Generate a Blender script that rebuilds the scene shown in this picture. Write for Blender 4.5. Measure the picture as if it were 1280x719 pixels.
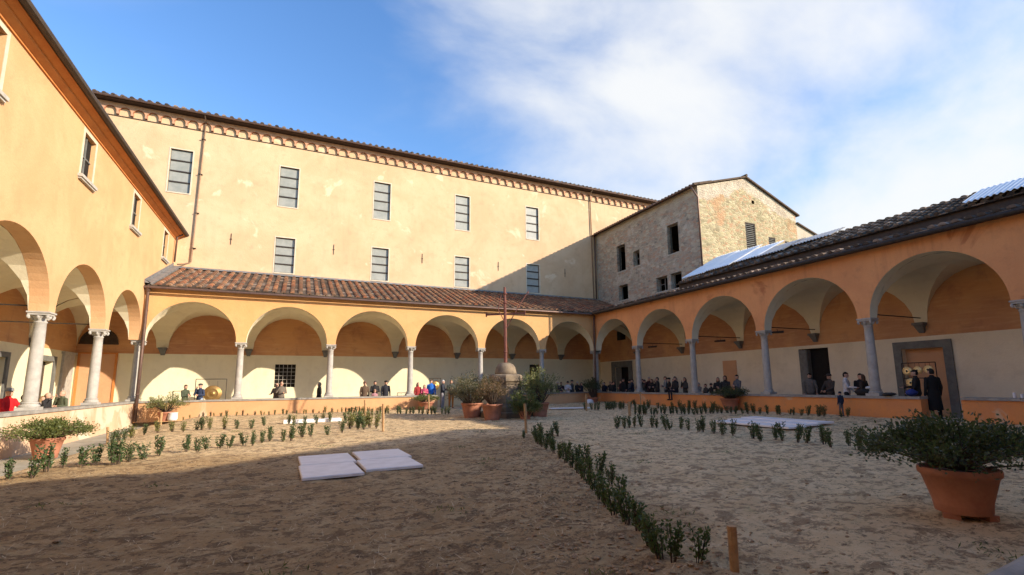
import bpy, bmesh, math, random
from mathutils import Vector, Matrix, noise
R = math.radians
random.seed(7)
for o in list(bpy.data.objects): bpy.data.objects.remove(o)
scene = bpy.context.scene
col = scene.collection

# ------------------------------------------------------------------ camera
cam_d = bpy.data.cameras.new('camera'); cam = bpy.data.objects.new('camera', cam_d); col.objects.link(cam)
scene.camera = cam
YAW, PITCH, ROLL = .451, .146, -.012
fw = Vector((math.sin(YAW)*math.cos(PITCH), math.cos(YAW)*math.cos(PITCH), math.sin(PITCH)))
r0 = Vector((math.cos(YAW), -math.sin(YAW), 0)); u0 = r0.cross(fw)
cr = r0*math.cos(ROLL)+u0*math.sin(ROLL); cu = -r0*math.sin(ROLL)+u0*math.cos(ROLL)
cam.matrix_world = Matrix(((cr.x, cu.x, -fw.x, 6.793), (cr.y, cu.y, -fw.y, -29.026), (cr.z, cu.z, -fw.z, 1.485), (0, 0, 0, 1)))
cam_d.sensor_width = 36; cam_d.lens = 36*602.212/1280
cam_d.shift_x = -.0145; cam_d.shift_y = .0251
cam_d.clip_start = .05; cam_d.clip_end = 3000

# ------------------------------------------------------------------ sky and sun
SUN = Vector((1.12, -1.0, .600)).normalized()          # towards the sun
EL = math.asin(SUN.z); AZ = math.atan2(SUN.x, SUN.y)
world = bpy.data.worlds.new('World'); scene.world = world; world.use_nodes = True
wn = world.node_tree; wn.nodes.clear(); WL = wn.links.new
def wnode(t, **k):
    n = wn.nodes.new(t)
    for a, b in k.items(): setattr(n, a, b)
    return n
sky = wnode('ShaderNodeTexSky', sky_type='NISHITA', sun_disc=False, sun_elevation=EL, sun_rotation=AZ)
sky.altitude = 50; sky.air_density = 1.15; sky.dust_density = .25; sky.ozone_density = 2.4
bg = wnode('ShaderNodeBackground'); bg.inputs['Strength'].default_value = .15
wo = wnode('ShaderNodeOutputWorld'); WL(bg.outputs[0], wo.inputs[0])
tc = wnode('ShaderNodeTexCoord')
mp = wnode('ShaderNodeMapping'); mp.inputs['Rotation'].default_value = (0, R(-14), R(44)); mp.inputs['Scale'].default_value = (.9, 2.3, 2.4)
WL(tc.outputs['Generated'], mp.inputs[0])
n1 = wnode('ShaderNodeTexNoise'); n1.inputs['Scale'].default_value = 1.7; n1.inputs['Detail'].default_value = 9; n1.inputs['Roughness'].default_value = .52; n1.inputs['Distortion'].default_value = .25
WL(mp.outputs[0], n1.inputs['Vector'])
dot = wnode('ShaderNodeVectorMath', operation='DOT_PRODUCT')       # a bank of cloud out beyond the right-hand wing
dot.inputs[1].default_value = Vector((.80, .50, .33)).normalized(); WL(tc.outputs['Generated'], dot.inputs[0])
mr = wnode('ShaderNodeMapRange', interpolation_type='SMOOTHSTEP'); mr.inputs['From Min'].default_value = .72; mr.inputs['From Max'].default_value = 1.0
mr.inputs['To Min'].default_value = 0.0; mr.inputs['To Max'].default_value = .26; WL(dot.outputs['Value'], mr.inputs['Value'])
ad = wnode('ShaderNodeMath', operation='ADD'); WL(n1.outputs['Fac'], ad.inputs[0]); WL(mr.outputs[0], ad.inputs[1])
mr2 = wnode('ShaderNodeMapRange', interpolation_type='SMOOTHSTEP'); mr2.inputs['From Min'].default_value = .45; mr2.inputs['From Max'].default_value = .90
mr2.inputs['To Max'].default_value = .95
WL(ad.outputs[0], mr2.inputs['Value'])
mx = wnode('ShaderNodeMix', data_type='RGBA'); WL(mr2.outputs[0], mx.inputs['Factor'])
hs = wnode('ShaderNodeHueSaturation'); hs.inputs['Saturation'].default_value = 1.20; hs.inputs['Value'].default_value = .47; hs.inputs['Hue'].default_value = .508
WL(sky.outputs[0], hs.inputs['Color']); WL(hs.outputs[0], mx.inputs[6]); mx.inputs[7].default_value = (1.54, 1.56, 1.57, 1)
WL(mx.outputs[2], bg.inputs['Color'])
sd = bpy.data.lights.new('sun', 'SUN'); sd.energy = 2.0; sd.angle = R(.53); sd.color = (1, .85, .67)
so = bpy.data.objects.new('sun', sd); col.objects.link(so); so.rotation_euler = SUN.to_track_quat('Z', 'Y').to_euler(); so.location = (40, -50, 40)
scene.view_settings.view_transform = 'Standard'; scene.view_settings.look = 'None'
scene.view_settings.gamma = 1; scene.view_settings.exposure = 2.08
scene.view_settings.use_curve_mapping = False
scene.render.engine = 'CYCLES'; scene.cycles.max_bounces = 14; scene.cycles.diffuse_bounces = 9

# ------------------------------------------------------------------ material helpers
def mat(name, build):
    m = bpy.data.materials.new(name); m.use_nodes = True; nt = m.node_tree
    bs = nt.nodes['Principled BSDF']; build(nt, bs); return m
def N(nt, t, inp=None, **k):
    n = nt.nodes.new(t)
    for a, b in k.items(): setattr(n, a, b)
    for a, b in (inp or {}).items(): n.inputs[a].default_value = b
    return n
def c4(c): return (c[0], c[1], c[2], 1)
def pos(nt, scale=(1, 1, 1), obj=False):
    g = N(nt, 'ShaderNodeTexCoord') if obj else N(nt, 'ShaderNodeNewGeometry')
    m = N(nt, 'ShaderNodeMapping', {'Scale': scale}); nt.links.new(g.outputs['Object' if obj else 'Position'], m.inputs[0]); return m.outputs[0]
def nz(nt, vec, scale, detail=5, rough=.6, dist=0):
    n = N(nt, 'ShaderNodeTexNoise', {'Scale': scale, 'Detail': detail, 'Roughness': rough, 'Distortion': dist}); nt.links.new(vec, n.inputs['Vector']); return n.outputs['Fac']
def ramp(nt, f, a, b, lo=0.0, hi=1.0):
    m = N(nt, 'ShaderNodeMapRange', {'From Min': a, 'From Max': b, 'To Min': lo, 'To Max': hi}, interpolation_type='SMOOTHSTEP'); nt.links.new(f, m.inputs['Value']); return m.outputs[0]
def mix(nt, f, a, b, mode='MIX'):
    m = N(nt, 'ShaderNodeMix', data_type='RGBA', blend_type=mode)
    for k, v in ((0, f), (6, a), (7, b)):
        if isinstance(v, (int, float)): m.inputs[k].default_value = v
        elif isinstance(v, tuple): m.inputs[k].default_value = c4(v)
        else: nt.links.new(v, m.inputs[k])
    return m.outputs[2]
def mul(nt, a, b):
    m = N(nt, 'ShaderNodeMath', operation='MULTIPLY')
    for i, v in enumerate((a, b)):
        if isinstance(v, (int, float)): m.inputs[i].default_value = v
        else: nt.links.new(v, m.inputs[i])
    return m.outputs[0]
def bump(nt, bs, h, st, dist):
    b = N(nt, 'ShaderNodeBump', {'Strength': st, 'Distance': dist}); nt.links.new(h, b.inputs['Height']); nt.links.new(b.outputs[0], bs.inputs['Normal'])
def setc(nt, bs, c, rough=.85):
    nt.links.new(c, bs.inputs['Base Color']); bs.inputs['Roughness'].default_value = rough; bs.inputs['Specular IOR Level'].default_value = .25

def plaster(name, a, b, stain, peel=None, peel_at=.68, streak=.35, sc=1.0):
    def f(nt, bs):
        p = pos(nt); c = mix(nt, ramp(nt, nz(nt, p, .45*sc, 6, .62, .4), .36, .66), a, b)
        c = mix(nt, ramp(nt, nz(nt, p, 2.6*sc, 5, .65), .5, .78, 0, .45), c, stain)
        ps = pos(nt, (1.6, 1.6, .16)); c = mix(nt, ramp(nt, nz(nt, ps, 1.3*sc, 5, .7), .5, .82, 0, streak), c, stain)
        c = mix(nt, ramp(nt, nz(nt, p, 30, 3, .7), .3, .8, 0, .22), c, tuple(x*.7 for x in a))
        h = nz(nt, p, 14, 6, .65)
        if peel:
            pk = ramp(nt, nz(nt, p, .55*sc, 9, .58, .5), peel_at-.04, peel_at+.03, 0, .8)
            c = mix(nt, pk, c, peel); 
        setc(nt, bs, c, .92); bump(nt, bs, h, .32, .03)
    return mat(name, f)
def plain(name, a, b=None, rough=.7, sc=6, metal=0, bmp=0, obj=False, spec=.3):
    b = b or tuple(x*.7 for x in a)
    def f(nt, bs):
        p = pos(nt, obj=obj); c = mix(nt, ramp(nt, nz(nt, p, sc, 6, .65), .32, .7), a, b); setc(nt, bs, c, rough)
        bs.inputs['Metallic'].default_value = metal; bs.inputs['Specular IOR Level'].default_value = spec
        if bmp: bump(nt, bs, nz(nt, p, sc*5, 5, .6), bmp, .02)
    return mat(name, f)

M = {}
M['plaster_upper'] = plaster('plaster_upper', (.63, .45, .28), (.57, .38, .225), (.43, .28, .175), (.70, .55, .37), .64)
M['plaster_far'] = plaster('plaster_far', (.64, .375, .165), (.58, .32, .13), (.44, .24, .11), None, .7, .3)
M['plaster_left'] = plaster('plaster_left', (.62, .385, .20), (.56, .325, .16), (.47, .265, .135), None, .7, .3)
M['plaster_right'] = plaster('plaster_right', (.70, .33, .14), (.62, .28, .12), (.40, .18, .09), (.38, .14, .06), .64, .75)
M['parapet_far'] = plaster('parapet_far', (.62, .36, .18), (.56, .31, .15), (.42, .27, .15), (.60, .46, .32), .68, .4)
M['parapet_left'] = plaster('parapet_left', (.66, .47, .31), (.58, .36, .22), (.40, .30, .20), (.66, .55, .42), .55, .5)
M['parapet_right'] = plaster('parapet_right', (.72, .29, .09), (.62, .26, .11), (.42, .23, .12), (.58, .42, .27), .64, .4, 1.4)
M['cream_wall'] = plaster('cream_wall', (.76, .70, .50), (.70, .64, .45), (.57, .50, .35), None, .7, .3)
M['cream_grey'] = plaster('cream_grey', (.76, .67, .50), (.69, .60, .44), (.54, .46, .33), (.78, .70, .54), .66, .4)
M['vault'] = plaster('vault_plaster', (.74, .68, .50), (.68, .62, .45), (.57, .50, .34), None, .7, .2)
def fresco(nt, bs):
    p = pos(nt); c = mix(nt, ramp(nt, nz(nt, p, .22, 6, .6, .7), .4, .62), (.58, .31, .14), (.44, .22, .115))
    pl = pos(nt, (.5, .5, 5)); c = mix(nt, ramp(nt, nz(nt, pl, 2.2, 5, .6), .45, .75, 0, .55), c, (.62, .39, .20))
    c = mix(nt, ramp(nt, nz(nt, p, 1.3, 7, .68, .5), .5, .75, 0, .55), c, (.30, .14, .09)); setc(nt, bs, c, .95); bump(nt, bs, nz(nt, p, 12, 5, .6), .3, .02)
M['lunette'] = mat('lunette_plaster', fresco)
M['stone'] = plain('grey_stone', (.42, .40, .36), (.32, .305, .275), .8, 4, bmp=.25)
M['stone_dark'] = plain('dark_stone', (.17, .17, .155), (.12, .12, .11), .85, 4, bmp=.25)
M['coping'] = plain('coping_stone', (.34, .32, .28), (.22, .205, .18), .85, 3, bmp=.3)
M['pedestal'] = plain('pedestal_stone', (.25, .195, .13), (.14, .11, .08), .9, 3.5, bmp=.5)
M['floor'] = plain('floor_stone', (.52, .46, .37), (.42, .37, .29), .7, 1.5, bmp=.2)
M['slab'] = plain('pale_slab', (.84, .81, .75), (.72, .69, .63), .5, 3.5, bmp=.15)
M['white_slab'] = plain('white_marble', (.88, .85, .80), (.78, .75, .70), .5, 3, bmp=.1)
M['iron'] = plain('dark_iron', (.035, .030, .028), (.06, .045, .035), .6, 9, .4)
M['rust'] = plain('rusty_iron', (.20, .075, .055), (.12, .05, .04), .75, 7, .1, .2)
M['gutter_dark'] = plain('dark_gutter', (.075, .058, .048), (.05, .04, .034), .6, 3, .1)
M['pipe_light'] = plain('weathered_pipe', (.34, .23, .155), (.25, .17, .12), .5, 3, .2)
M['copper'] = plain('brown_copper_pipe', (.17, .105, .08), (.11, .075, .065), .45, 3, .5)
M['lead'] = plain('lead_sheet', (.23, .23, .23), (.15, .15, .155), .55, 3, .3)
M['dark'] = plain('dark_interior', (.010, .009, .008), (.016, .013, .011), .9)  # near-black colour painting the darkness of unlit rooms behind openings
M['shutter'] = plain('grey_pane', (.30, .31, .285), (.23, .245, .225), .45, 2.2, spec=.5)
M['frame_white'] = plain('white_frame', (.60, .54, .42), (.50, .44, .33), .8, 4)
M['sill'] = plain('sill_stone', (.45, .43, .38), (.34, .32, .28), .8, 5, bmp=.2)
M['wood_dark'] = plain('dark_wood', (.07, .048, .035), (.045, .032, .026), .7, 8)
M['wood_grey'] = plain('grey_wood', (.17, .17, .16), (.12, .12, .11), .75, 6)
M['wood_stake'] = plain('stake_wood', (.46, .29, .14), (.32, .19, .09), .8, 12, obj=True, bmp=.3)
M['panel_peach'] = plaster('peach_panel', (.58, .33, .18), (.52, .28, .15), (.42, .24, .13), None, .7, .2)
M['cornice'] = plain('orange_cornice', (.56, .215, .06), (.48, .17, .045), .8, 2.5, bmp=.1)
M['frieze'] = plain('frieze_plaster', (.52, .31, .20), (.43, .235, .145), .9, 3, bmp=.3)
M['frieze_brick'] = plain('frieze_brick', (.40, .17, .09), (.30, .12, .07), .9, 6, bmp=.3)
M['terracotta'] = plain('terracotta', (.40, .175, .105), (.31, .13, .08), .75, 5, obj=True, bmp=.15)
M['potsoil'] = plain('pot_soil', (.05, .035, .025), (.03, .02, .015), .95, 20, obj=True)
M['sheet'] = plain('corrugated_sheet', (.86, .86, .85), (.76, .77, .77), .5, 3, .0)
M['sheet_grey'] = plain('grey_corrugated_sheet', (.48, .47, .46), (.34, .33, .32), .5, 3, .2)
M['brass'] = plain('brass', (.95, .74, .36), (.88, .62, .26), .35, 8, .35, obj=True)
M['bronze'] = plain('bronze_gong', (.42, .27, .10), (.30, .18, .07), .42, 6, .75, obj=True)
M['white_plastic'] = plain('white_plastic', (.75, .75, .75), (.65, .65, .66), .5, 6, obj=True)

def tile_mat(name, cols, dark, by_obj=False):
    def f(nt, bs):
        if by_obj: rnd = N(nt, 'ShaderNodeObjectInfo').outputs['Random']
        else: rnd = N(nt, 'ShaderNodeAttribute', attribute_name='rnd').outputs['Fac']
        cr_ = N(nt, 'ShaderNodeValToRGB'); e = cr_.color_ramp.elements
        while len(e) < len(cols): e.new(.5)
        for i, c in enumerate(cols): e[i].position = i/(len(cols)-1); e[i].color = c4(c)
        nt.links.new(rnd, cr_.inputs[0]); p = pos(nt)
        c = mix(nt, ramp(nt, nz(nt, p, 3.0, 6, .7), .42, .7, 0, .75), cr_.outputs[0], dark)
        c = mix(nt, ramp(nt, nz(nt, p, 9, 5, .7), .6, .8, 0, .5), c, (.33, .30, .23))
        setc(nt, bs, c, 1.0); bs.inputs['Specular IOR Level'].default_value = .05; bump(nt, bs, nz(nt, p, 25, 4, .6), .4, .02)
    return mat(name, f)
TC = [(.34, .135, .07), (.20, .095, .06), (.28, .17, .105), (.14, .09, .065), (.40, .20, .105), (.19, .14, .10)]
M['tile'] = tile_mat('roof_tile', TC, (.11, .075, .055))
M['tile_obj'] = tile_mat('roof_tile_single', TC, (.11, .075, .055), True)
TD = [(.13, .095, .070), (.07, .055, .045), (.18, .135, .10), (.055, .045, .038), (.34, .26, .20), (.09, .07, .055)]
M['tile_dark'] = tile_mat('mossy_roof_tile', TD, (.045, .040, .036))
M['tile_dark_obj'] = tile_mat('mossy_roof_tile_single', TD, (.045, .040, .036), True)

def rubble(nt, bs, warm):
    p = pos(nt, (3.4, 3.4, 7.5)); v = N(nt, 'ShaderNodeTexVoronoi', {'Scale': 1.0, 'Randomness': .9}); nt.links.new(p, v.inputs['Vector'])
    ve = N(nt, 'ShaderNodeTexVoronoi', {'Scale': 1.0, 'Randomness': .9}, feature='DISTANCE_TO_EDGE'); nt.links.new(p, ve.inputs['Vector'])
    sp = N(nt, 'ShaderNodeSeparateColor'); nt.links.new(v.outputs['Color'], sp.inputs[0])
    cr_ = N(nt, 'ShaderNodeValToRGB'); e = cr_.color_ramp.elements
    cs = [(.27, .245, .20), (.38, .34, .27), (.42, .27, .19), (.33, .30, .25), (.48, .43, .33), (.21, .19, .165)] if not warm else [(.38, .33, .19), (.46, .40, .24), (.44, .27, .16), (.32, .28, .16), (.52, .45, .28), (.26, .22, .13)]
    while len(e) < len(cs): e.new(.5)
    for i, c in enumerate(cs): e[i].position = i/(len(cs)-1); e[i].color = c4(c)
    nt.links.new(sp.outputs[0], cr_.inputs[0]); q = pos(nt)
    c = mix(nt, ramp(nt, ve.outputs['Distance'], .02, .09, .75, 0), cr_.outputs[0], (.45, .41, .34) if not warm else (.50, .42, .28))
    c = mix(nt, ramp(nt, nz(nt, q, .55, 6, .65, .5), .55, .66, 0, .7), c, (.52, .48, .41) if not warm else (.50, .28, .15))
    c = mix(nt, ramp(nt, nz(nt, q, .9, 7, .66, .8), .6, .68, 0, .75), c, (.42, .24, .16) if not warm else (.60, .53, .40))
    c = mix(nt, ramp(nt, nz(nt, q, 1.4, 7, .7, .3), .5, .72, 0, .6), c, (.17, .155, .13) if not warm else (.20, .18, .10))
    sx = N(nt, 'ShaderNodeSeparateXYZ'); nt.links.new(q, sx.inputs[0])
    def mad(v, m_, a_):
        n = N(nt, 'ShaderNodeMath', {1: m_, 2: a_}, operation='MULTIPLY_ADD'); nt.links.new(v, n.inputs[0]); return n.outputs[0]
    if warm:      # old render left on the upper gable, following the roof slopes
        mn = N(nt, 'ShaderNodeMath', operation='MINIMUM'); nt.links.new(mad(sx.outputs[0], .288, 14.30-.288*30.15), mn.inputs[0]); nt.links.new(mad(sx.outputs[0], -.382, 15.62+.382*34.73), mn.inputs[1])
        sb = N(nt, 'ShaderNodeMath', operation='SUBTRACT'); nt.links.new(mn.outputs[0], sb.inputs[0]); nt.links.new(sx.outputs[2], sb.inputs[1]); dd = sb.outputs[0]
    else: dd = mad(sx.outputs[2], -1.0, 14.35)
    an = N(nt, 'ShaderNodeMath', {1: 1.9, 2: 0}, operation='MULTIPLY_ADD'); nt.links.new(nz(nt, q, .7, 7, .6, .4), an.inputs[0]); nt.links.new(dd, an.inputs[2])
    k_ = ramp(nt, an.outputs[0], 1.75 if warm else 1.50, 1.95 if warm else 1.65, 1, 0)
    rc = mix(nt, ramp(nt, nz(nt, q, 1.2, 7, .65), .4, .7), (.54, .48, .37), (.40, .33, .25)); rc = mix(nt, ramp(nt, nz(nt, q, 2.1, 6, .6), .62, .7), rc, (.56, .33, .21))
    c = mix(nt, k_, c, rc if warm else mix(nt, .35, rc, (.30, .27, .24)))
    setc(nt, bs, c, .95)
    h = mix(nt, .5, ramp(nt, ve.outputs['Distance'], 0, .12), nz(nt, q, 12, 6, .7)); bump(nt, bs, h, .8, .06)
M['rubble'] = mat('rubble_wall', lambda nt, bs: rubble(nt, bs, False))
M['rubble_warm'] = mat('warm_rubble_wall', lambda nt, bs: rubble(nt, bs, True))
M['gable_render'] = plaster('gable_render', (.50, .45, .36), (.44, .38, .29), (.30, .25, .19), (.52, .30, .19), .66)

def soil(nt, bs):
    p = pos(nt); pa = pos(nt, (1.0, 1.2, 1.0))
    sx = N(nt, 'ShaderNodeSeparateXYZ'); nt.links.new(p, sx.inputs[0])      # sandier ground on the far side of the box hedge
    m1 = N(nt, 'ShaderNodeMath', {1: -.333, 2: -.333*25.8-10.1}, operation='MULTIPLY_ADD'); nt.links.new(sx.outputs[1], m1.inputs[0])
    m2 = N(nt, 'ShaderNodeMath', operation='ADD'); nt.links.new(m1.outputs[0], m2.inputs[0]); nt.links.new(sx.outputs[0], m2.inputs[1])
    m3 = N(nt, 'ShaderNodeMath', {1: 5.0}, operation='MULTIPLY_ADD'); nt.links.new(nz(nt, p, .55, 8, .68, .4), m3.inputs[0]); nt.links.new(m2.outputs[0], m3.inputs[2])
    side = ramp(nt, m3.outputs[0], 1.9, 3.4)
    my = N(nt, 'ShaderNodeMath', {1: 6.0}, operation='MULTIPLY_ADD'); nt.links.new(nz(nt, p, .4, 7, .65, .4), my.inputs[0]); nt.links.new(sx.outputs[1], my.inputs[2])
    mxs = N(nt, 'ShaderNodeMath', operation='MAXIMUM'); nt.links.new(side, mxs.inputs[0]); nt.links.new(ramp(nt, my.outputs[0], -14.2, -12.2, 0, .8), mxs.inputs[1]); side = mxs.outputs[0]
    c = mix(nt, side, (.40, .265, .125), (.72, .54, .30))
    c = mix(nt, ramp(nt, nz(nt, p, .3, 5, .6, .5), .45, .65, 0, .4), c, (.55, .39, .20))
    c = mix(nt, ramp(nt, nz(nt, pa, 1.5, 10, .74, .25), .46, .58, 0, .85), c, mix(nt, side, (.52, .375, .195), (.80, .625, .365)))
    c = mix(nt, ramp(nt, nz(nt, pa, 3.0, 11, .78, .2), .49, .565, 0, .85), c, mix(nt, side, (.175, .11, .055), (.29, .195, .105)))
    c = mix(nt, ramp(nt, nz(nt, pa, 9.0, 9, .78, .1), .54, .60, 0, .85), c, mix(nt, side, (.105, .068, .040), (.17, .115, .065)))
    c = mix(nt, ramp(nt, nz(nt, p, 1.1, 6, .65), .60, .74, 0, .40), c, (.42, .40, .19))
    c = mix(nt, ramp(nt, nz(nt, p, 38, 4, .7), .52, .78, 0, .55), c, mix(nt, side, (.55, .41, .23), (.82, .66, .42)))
    setc(nt, bs, c, .97)
    b1 = N(nt, 'ShaderNodeBump', {'Strength': .75, 'Distance': .08}); nt.links.new(nz(nt, p, 9, 10, .78), b1.inputs['Height'])
    b2 = N(nt, 'ShaderNodeBump', {'Strength': .7, 'Distance': .02}); nt.links.new(nz(nt, p, 42, 6, .72), b2.inputs['Height'])
    nt.links.new(b1.outputs[0], b2.inputs['Normal']); nt.links.new(b2.outputs[0], bs.inputs['Normal'])
M['soil'] = mat('garden_soil', soil)
M['clod'] = plain('soil_clod', (.44, .31, .17), (.20, .135, .075), .97, 14, bmp=.5)
M['straw'] = plain('dry_straw', (.72, .58, .36), (.52, .40, .23), .9, 3)
M['paving'] = plain('paving', (.36, .34, .27), (.27, .25, .19), .85, 2, bmp=.25)
M['earth'] = plain('far_earth', (.20, .17, .11), (.14, .13, .08), .95, .3)

def leaf_mat(name, a, b, trans=.25):
    def f(nt, bs):
        rnd = N(nt, 'ShaderNodeAttribute', attribute_name='rnd').outputs['Fac']
        c = mix(nt, rnd, a, b); setc(nt, bs, c, .5); bs.inputs['Specular IOR Level'].default_value = .4
        t = N(nt, 'ShaderNodeBsdfTranslucent'); nt.links.new(mix(nt, .5, c, (.25, .35, .05)), t.inputs['Color'])
        ms = N(nt, 'ShaderNodeMixShader', {'Fac': trans}); nt.links.new(bs.outputs[0], ms.inputs[1]); nt.links.new(t.outputs[0], ms.inputs[2])
        nt.links.new(ms.outputs[0], nt.nodes['Material Output'].inputs[0])
    return mat(name, f)
M['leaf_box'] = leaf_mat('box_leaves', (.030, .058, .024), (.085, .130, .045))
M['leaf_box_yellow'] = leaf_mat('yellowish_box_leaves', (.10, .13, .03), (.22, .20, .06))
M['leaf_box_brown'] = leaf_mat('browned_box_leaves', (.06, .045, .03), (.11, .075, .04))
M['leaf_azalea'] = leaf_mat('azalea_leaves', (.055, .080, .022), (.17, .185, .055))
M['leaf_dark'] = leaf_mat('dark_leaves', (.025, .040, .022), (.070, .090, .045))
M['leaf_olive'] = leaf_mat('olive_leaves', (.10, .125, .045), (.24, .24, .09))
M['leaf_grey'] = leaf_mat('grey_brown_leaves', (.09, .085, .055), (.17, .15, .095))
M['leaf_red'] = leaf_mat('reddish_leaves', (.13, .07, .045), (.20, .13, .07))
M['stem'] = plain('stem_bark', (.10, .07, .05), (.06, .045, .035), .9, 20)

# ------------------------------------------------------------------ mesh helpers
class MB:
    def __init__(s): s.v = []; s.f = []; s.m = []; s.r = []; s.cur = 0; s.rv = 0.0
    def add(s, vs, fs, mi=None):
        b = len(s.v); s.v += [tuple(v) for v in vs]
        for f in fs: s.f.append(tuple(b+i for i in f)); s.m.append(s.cur if mi is None else mi); s.r.append(s.rv)
        return b
    def quad(s, a, b, c, d, mi=None): s.add((a, b, c, d), ((0, 1, 2, 3),), mi)
    def box(s, x0, x1, y0, y1, z0, z1, mi=None, fn=None):
        vs = [(x, y, z) for z in (z0, z1) for y in (y0, y1) for x in (x0, x1)]
        if fn: vs = [fn(*v) for v in vs]
        s.add(vs, ((0, 2, 3, 1), (4, 5, 7, 6), (0, 1, 5, 4), (2, 6, 7, 3), (0, 4, 6, 2), (1, 3, 7, 5)), mi)
    def tube(s, pts, rad, n=8, mi=None, caps=True):
        pts = [Vector(p) for p in pts]; k = len(pts)
        if not isinstance(rad, (list, tuple)): rad = [rad]*k
        vs = []; prev = None
        for i, p in enumerate(pts):
            d = (pts[min(i+1, k-1)]-pts[max(i-1, 0)])
            d = d.normalized() if d.length > 1e-9 else Vector((0, 0, 1))
            if prev is None:
                a = d.orthogonal().normalized()
            else:
                a = prev-d*prev.dot(d)
                a = a.normalized() if a.length > 1e-6 else d.orthogonal().normalized()
            prev = a; b = d.cross(a)
            for j in range(n):
                t = 2*math.pi*j/n; vs.append(p+(a*math.cos(t)+b*math.sin(t))*rad[i])
        fs = [(i*n+j, i*n+(j+1) % n, (i+1)*n+(j+1) % n, (i+1)*n+j) for i in range(k-1) for j in range(n)]
        if caps: fs += [tuple(reversed(range(n))), tuple((k-1)*n+j for j in range(n))]
        s.add(vs, fs, mi)
    def lathe(s, prof, n=20, c=(0, 0, 0), mi=None, sy=1.0, ax=None):
        vs = []
        for r, z in prof:
            for j in range(n):
                t = 2*math.pi*j/n; vs.append((c[0]+r*math.cos(t), c[1]+r*math.sin(t)*sy, c[2]+z))
        k = len(prof)
        fs = [(i*n+j, i*n+(j+1) % n, (i+1)*n+(j+1) % n, (i+1)*n+j) for i in range(k-1) for j in range(n)]
        if prof[0][0] > 1e-6: fs.append(tuple(reversed(range(n))))
        if prof[-1][0] > 1e-6: fs.append(tuple((k-1)*n+j for j in range(n)))
        s.add(vs, fs, mi)
    def mesh(s, name, mats, smooth=False, rnd=False):
        me = bpy.data.meshes.new(name); me.from_pydata(s.v, [], s.f)
        for m in (mats if isinstance(mats, (list, tuple)) else [mats]): me.materials.append(M[m] if isinstance(m, str) else m)
        me.polygons.foreach_set('material_index', s.m)
        if smooth: me.polygons.foreach_set('use_smooth', [True]*len(s.f))
        if rnd:
            a = me.attributes.new('rnd', 'FLOAT', 'FACE'); a.data.foreach_set('value', s.r)
        me.update(); return me
def link(me, name, parent=None, loc=(0, 0, 0), rz=0, sc=1, world_child=True):
    o = bpy.data.objects.new(name, me); col.objects.link(o)
    if parent is not None: o.parent = parent
    o.location = loc; o.rotation_euler[2] = rz
    o.scale = (sc, sc, sc) if isinstance(sc, (int, float)) else sc
    return o
BASE = {}
def thing(name, label, cat, loc=(0, 0, 0), rz=0, group=None, sc=1):
    o = bpy.data.objects.new(name, None); col.objects.link(o); o.empty_display_size = .2
    o.location = loc; o.rotation_euler[2] = rz; o.scale = (sc, sc, sc); o['label'] = label; o['category'] = cat
    if group: o['group'] = group
    BASE[o.name] = Vector(loc); return o
def tag(o, label, cat, group=None):
    o['label'] = label; o['category'] = cat
    if group: o['group'] = group
    return o
def part(mb, name, mats, parent, smooth=False, rnd=False, stuff=False):
    """mesh given in world coordinates, parented to an unrotated thing (or to a part of one)"""
    me = mb.mesh(name, mats, smooth, rnd); o = bpy.data.objects.new(name, me); col.objects.link(o); o.parent = parent
    p = parent
    if p.type == 'EMPTY': o.location = -BASE[p.name]
    if stuff: o['kind'] = 'stuff'
    return o
def structure(mb, name, mats, smooth=False):
    o = link(mb.mesh(name, mats, smooth), name); o['kind'] = 'structure'; return o
def auto_smooth(o, ang=35):
    me = o.data; me.polygons.foreach_set('use_smooth', [True]*len(me.polygons)); me.set_sharp_from_angle(angle=R(ang))
# ------------------------------------------------------------------ the setting
W = 26.3; D = 5.1; DS = 3.85; XB = W+DS
F0, F1 = -.12, .33           # front and back of the arcade walls
ZS, RISE = 3.80, 2.0
far = lambda s, t, z: (s, t, z)
left = lambda s, t, z: (-t, -s, z)
right = lambda s, t, z: (W+t, -s, z)
FC = [0, 4.29, 8.65, 13.11, 17.56, 21.97, 26.3]
LC = [0, 4.906, 9.783, 14.68, 19.58, 24.48, 29.4]
RC = [0, 4.576, 9.252, 13.756, 18.286, 22.70, 27.15, 31.0]

def soil_base(x, y):
    h = .09*max(0, min(1, (y+7)/5)) + .13*max(0, min(1, (x-21)/4.5))
    e = max(0, min(1, (2.9-x)/1.5)); h -= .26*e*e*(3-2*e)*max(0, min(1, (y+19.5)/2.5))
    return h
def soil_h(x, y):
    p = Vector((x, y, 0)); h = soil_base(x, y)
    h += .030*noise.noise(p*.8)+.022*noise.noise(p*2.3)+.045*max(0, noise.noise(p*4.1+Vector((3, 1, 7))))**1.3+.022*noise.noise(p*8)*(1 if y < -14 else .6)
    rg = abs((x-9.6)-(y+25.8)*.333)*.95           # loose earth turned up along the hedge
    if y < -16: h += .05*max(0, 1-rg/1.1)*(.6+noise.noise(p*3))
    if x < 1.5: h -= .05
    return h
g = MB(); g.quad((-900, -900, -.55), (900, -900, -.55), (900, 900, -.55), (-900, 900, -.55)); structure(g, 'ground', 'earth')
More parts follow.
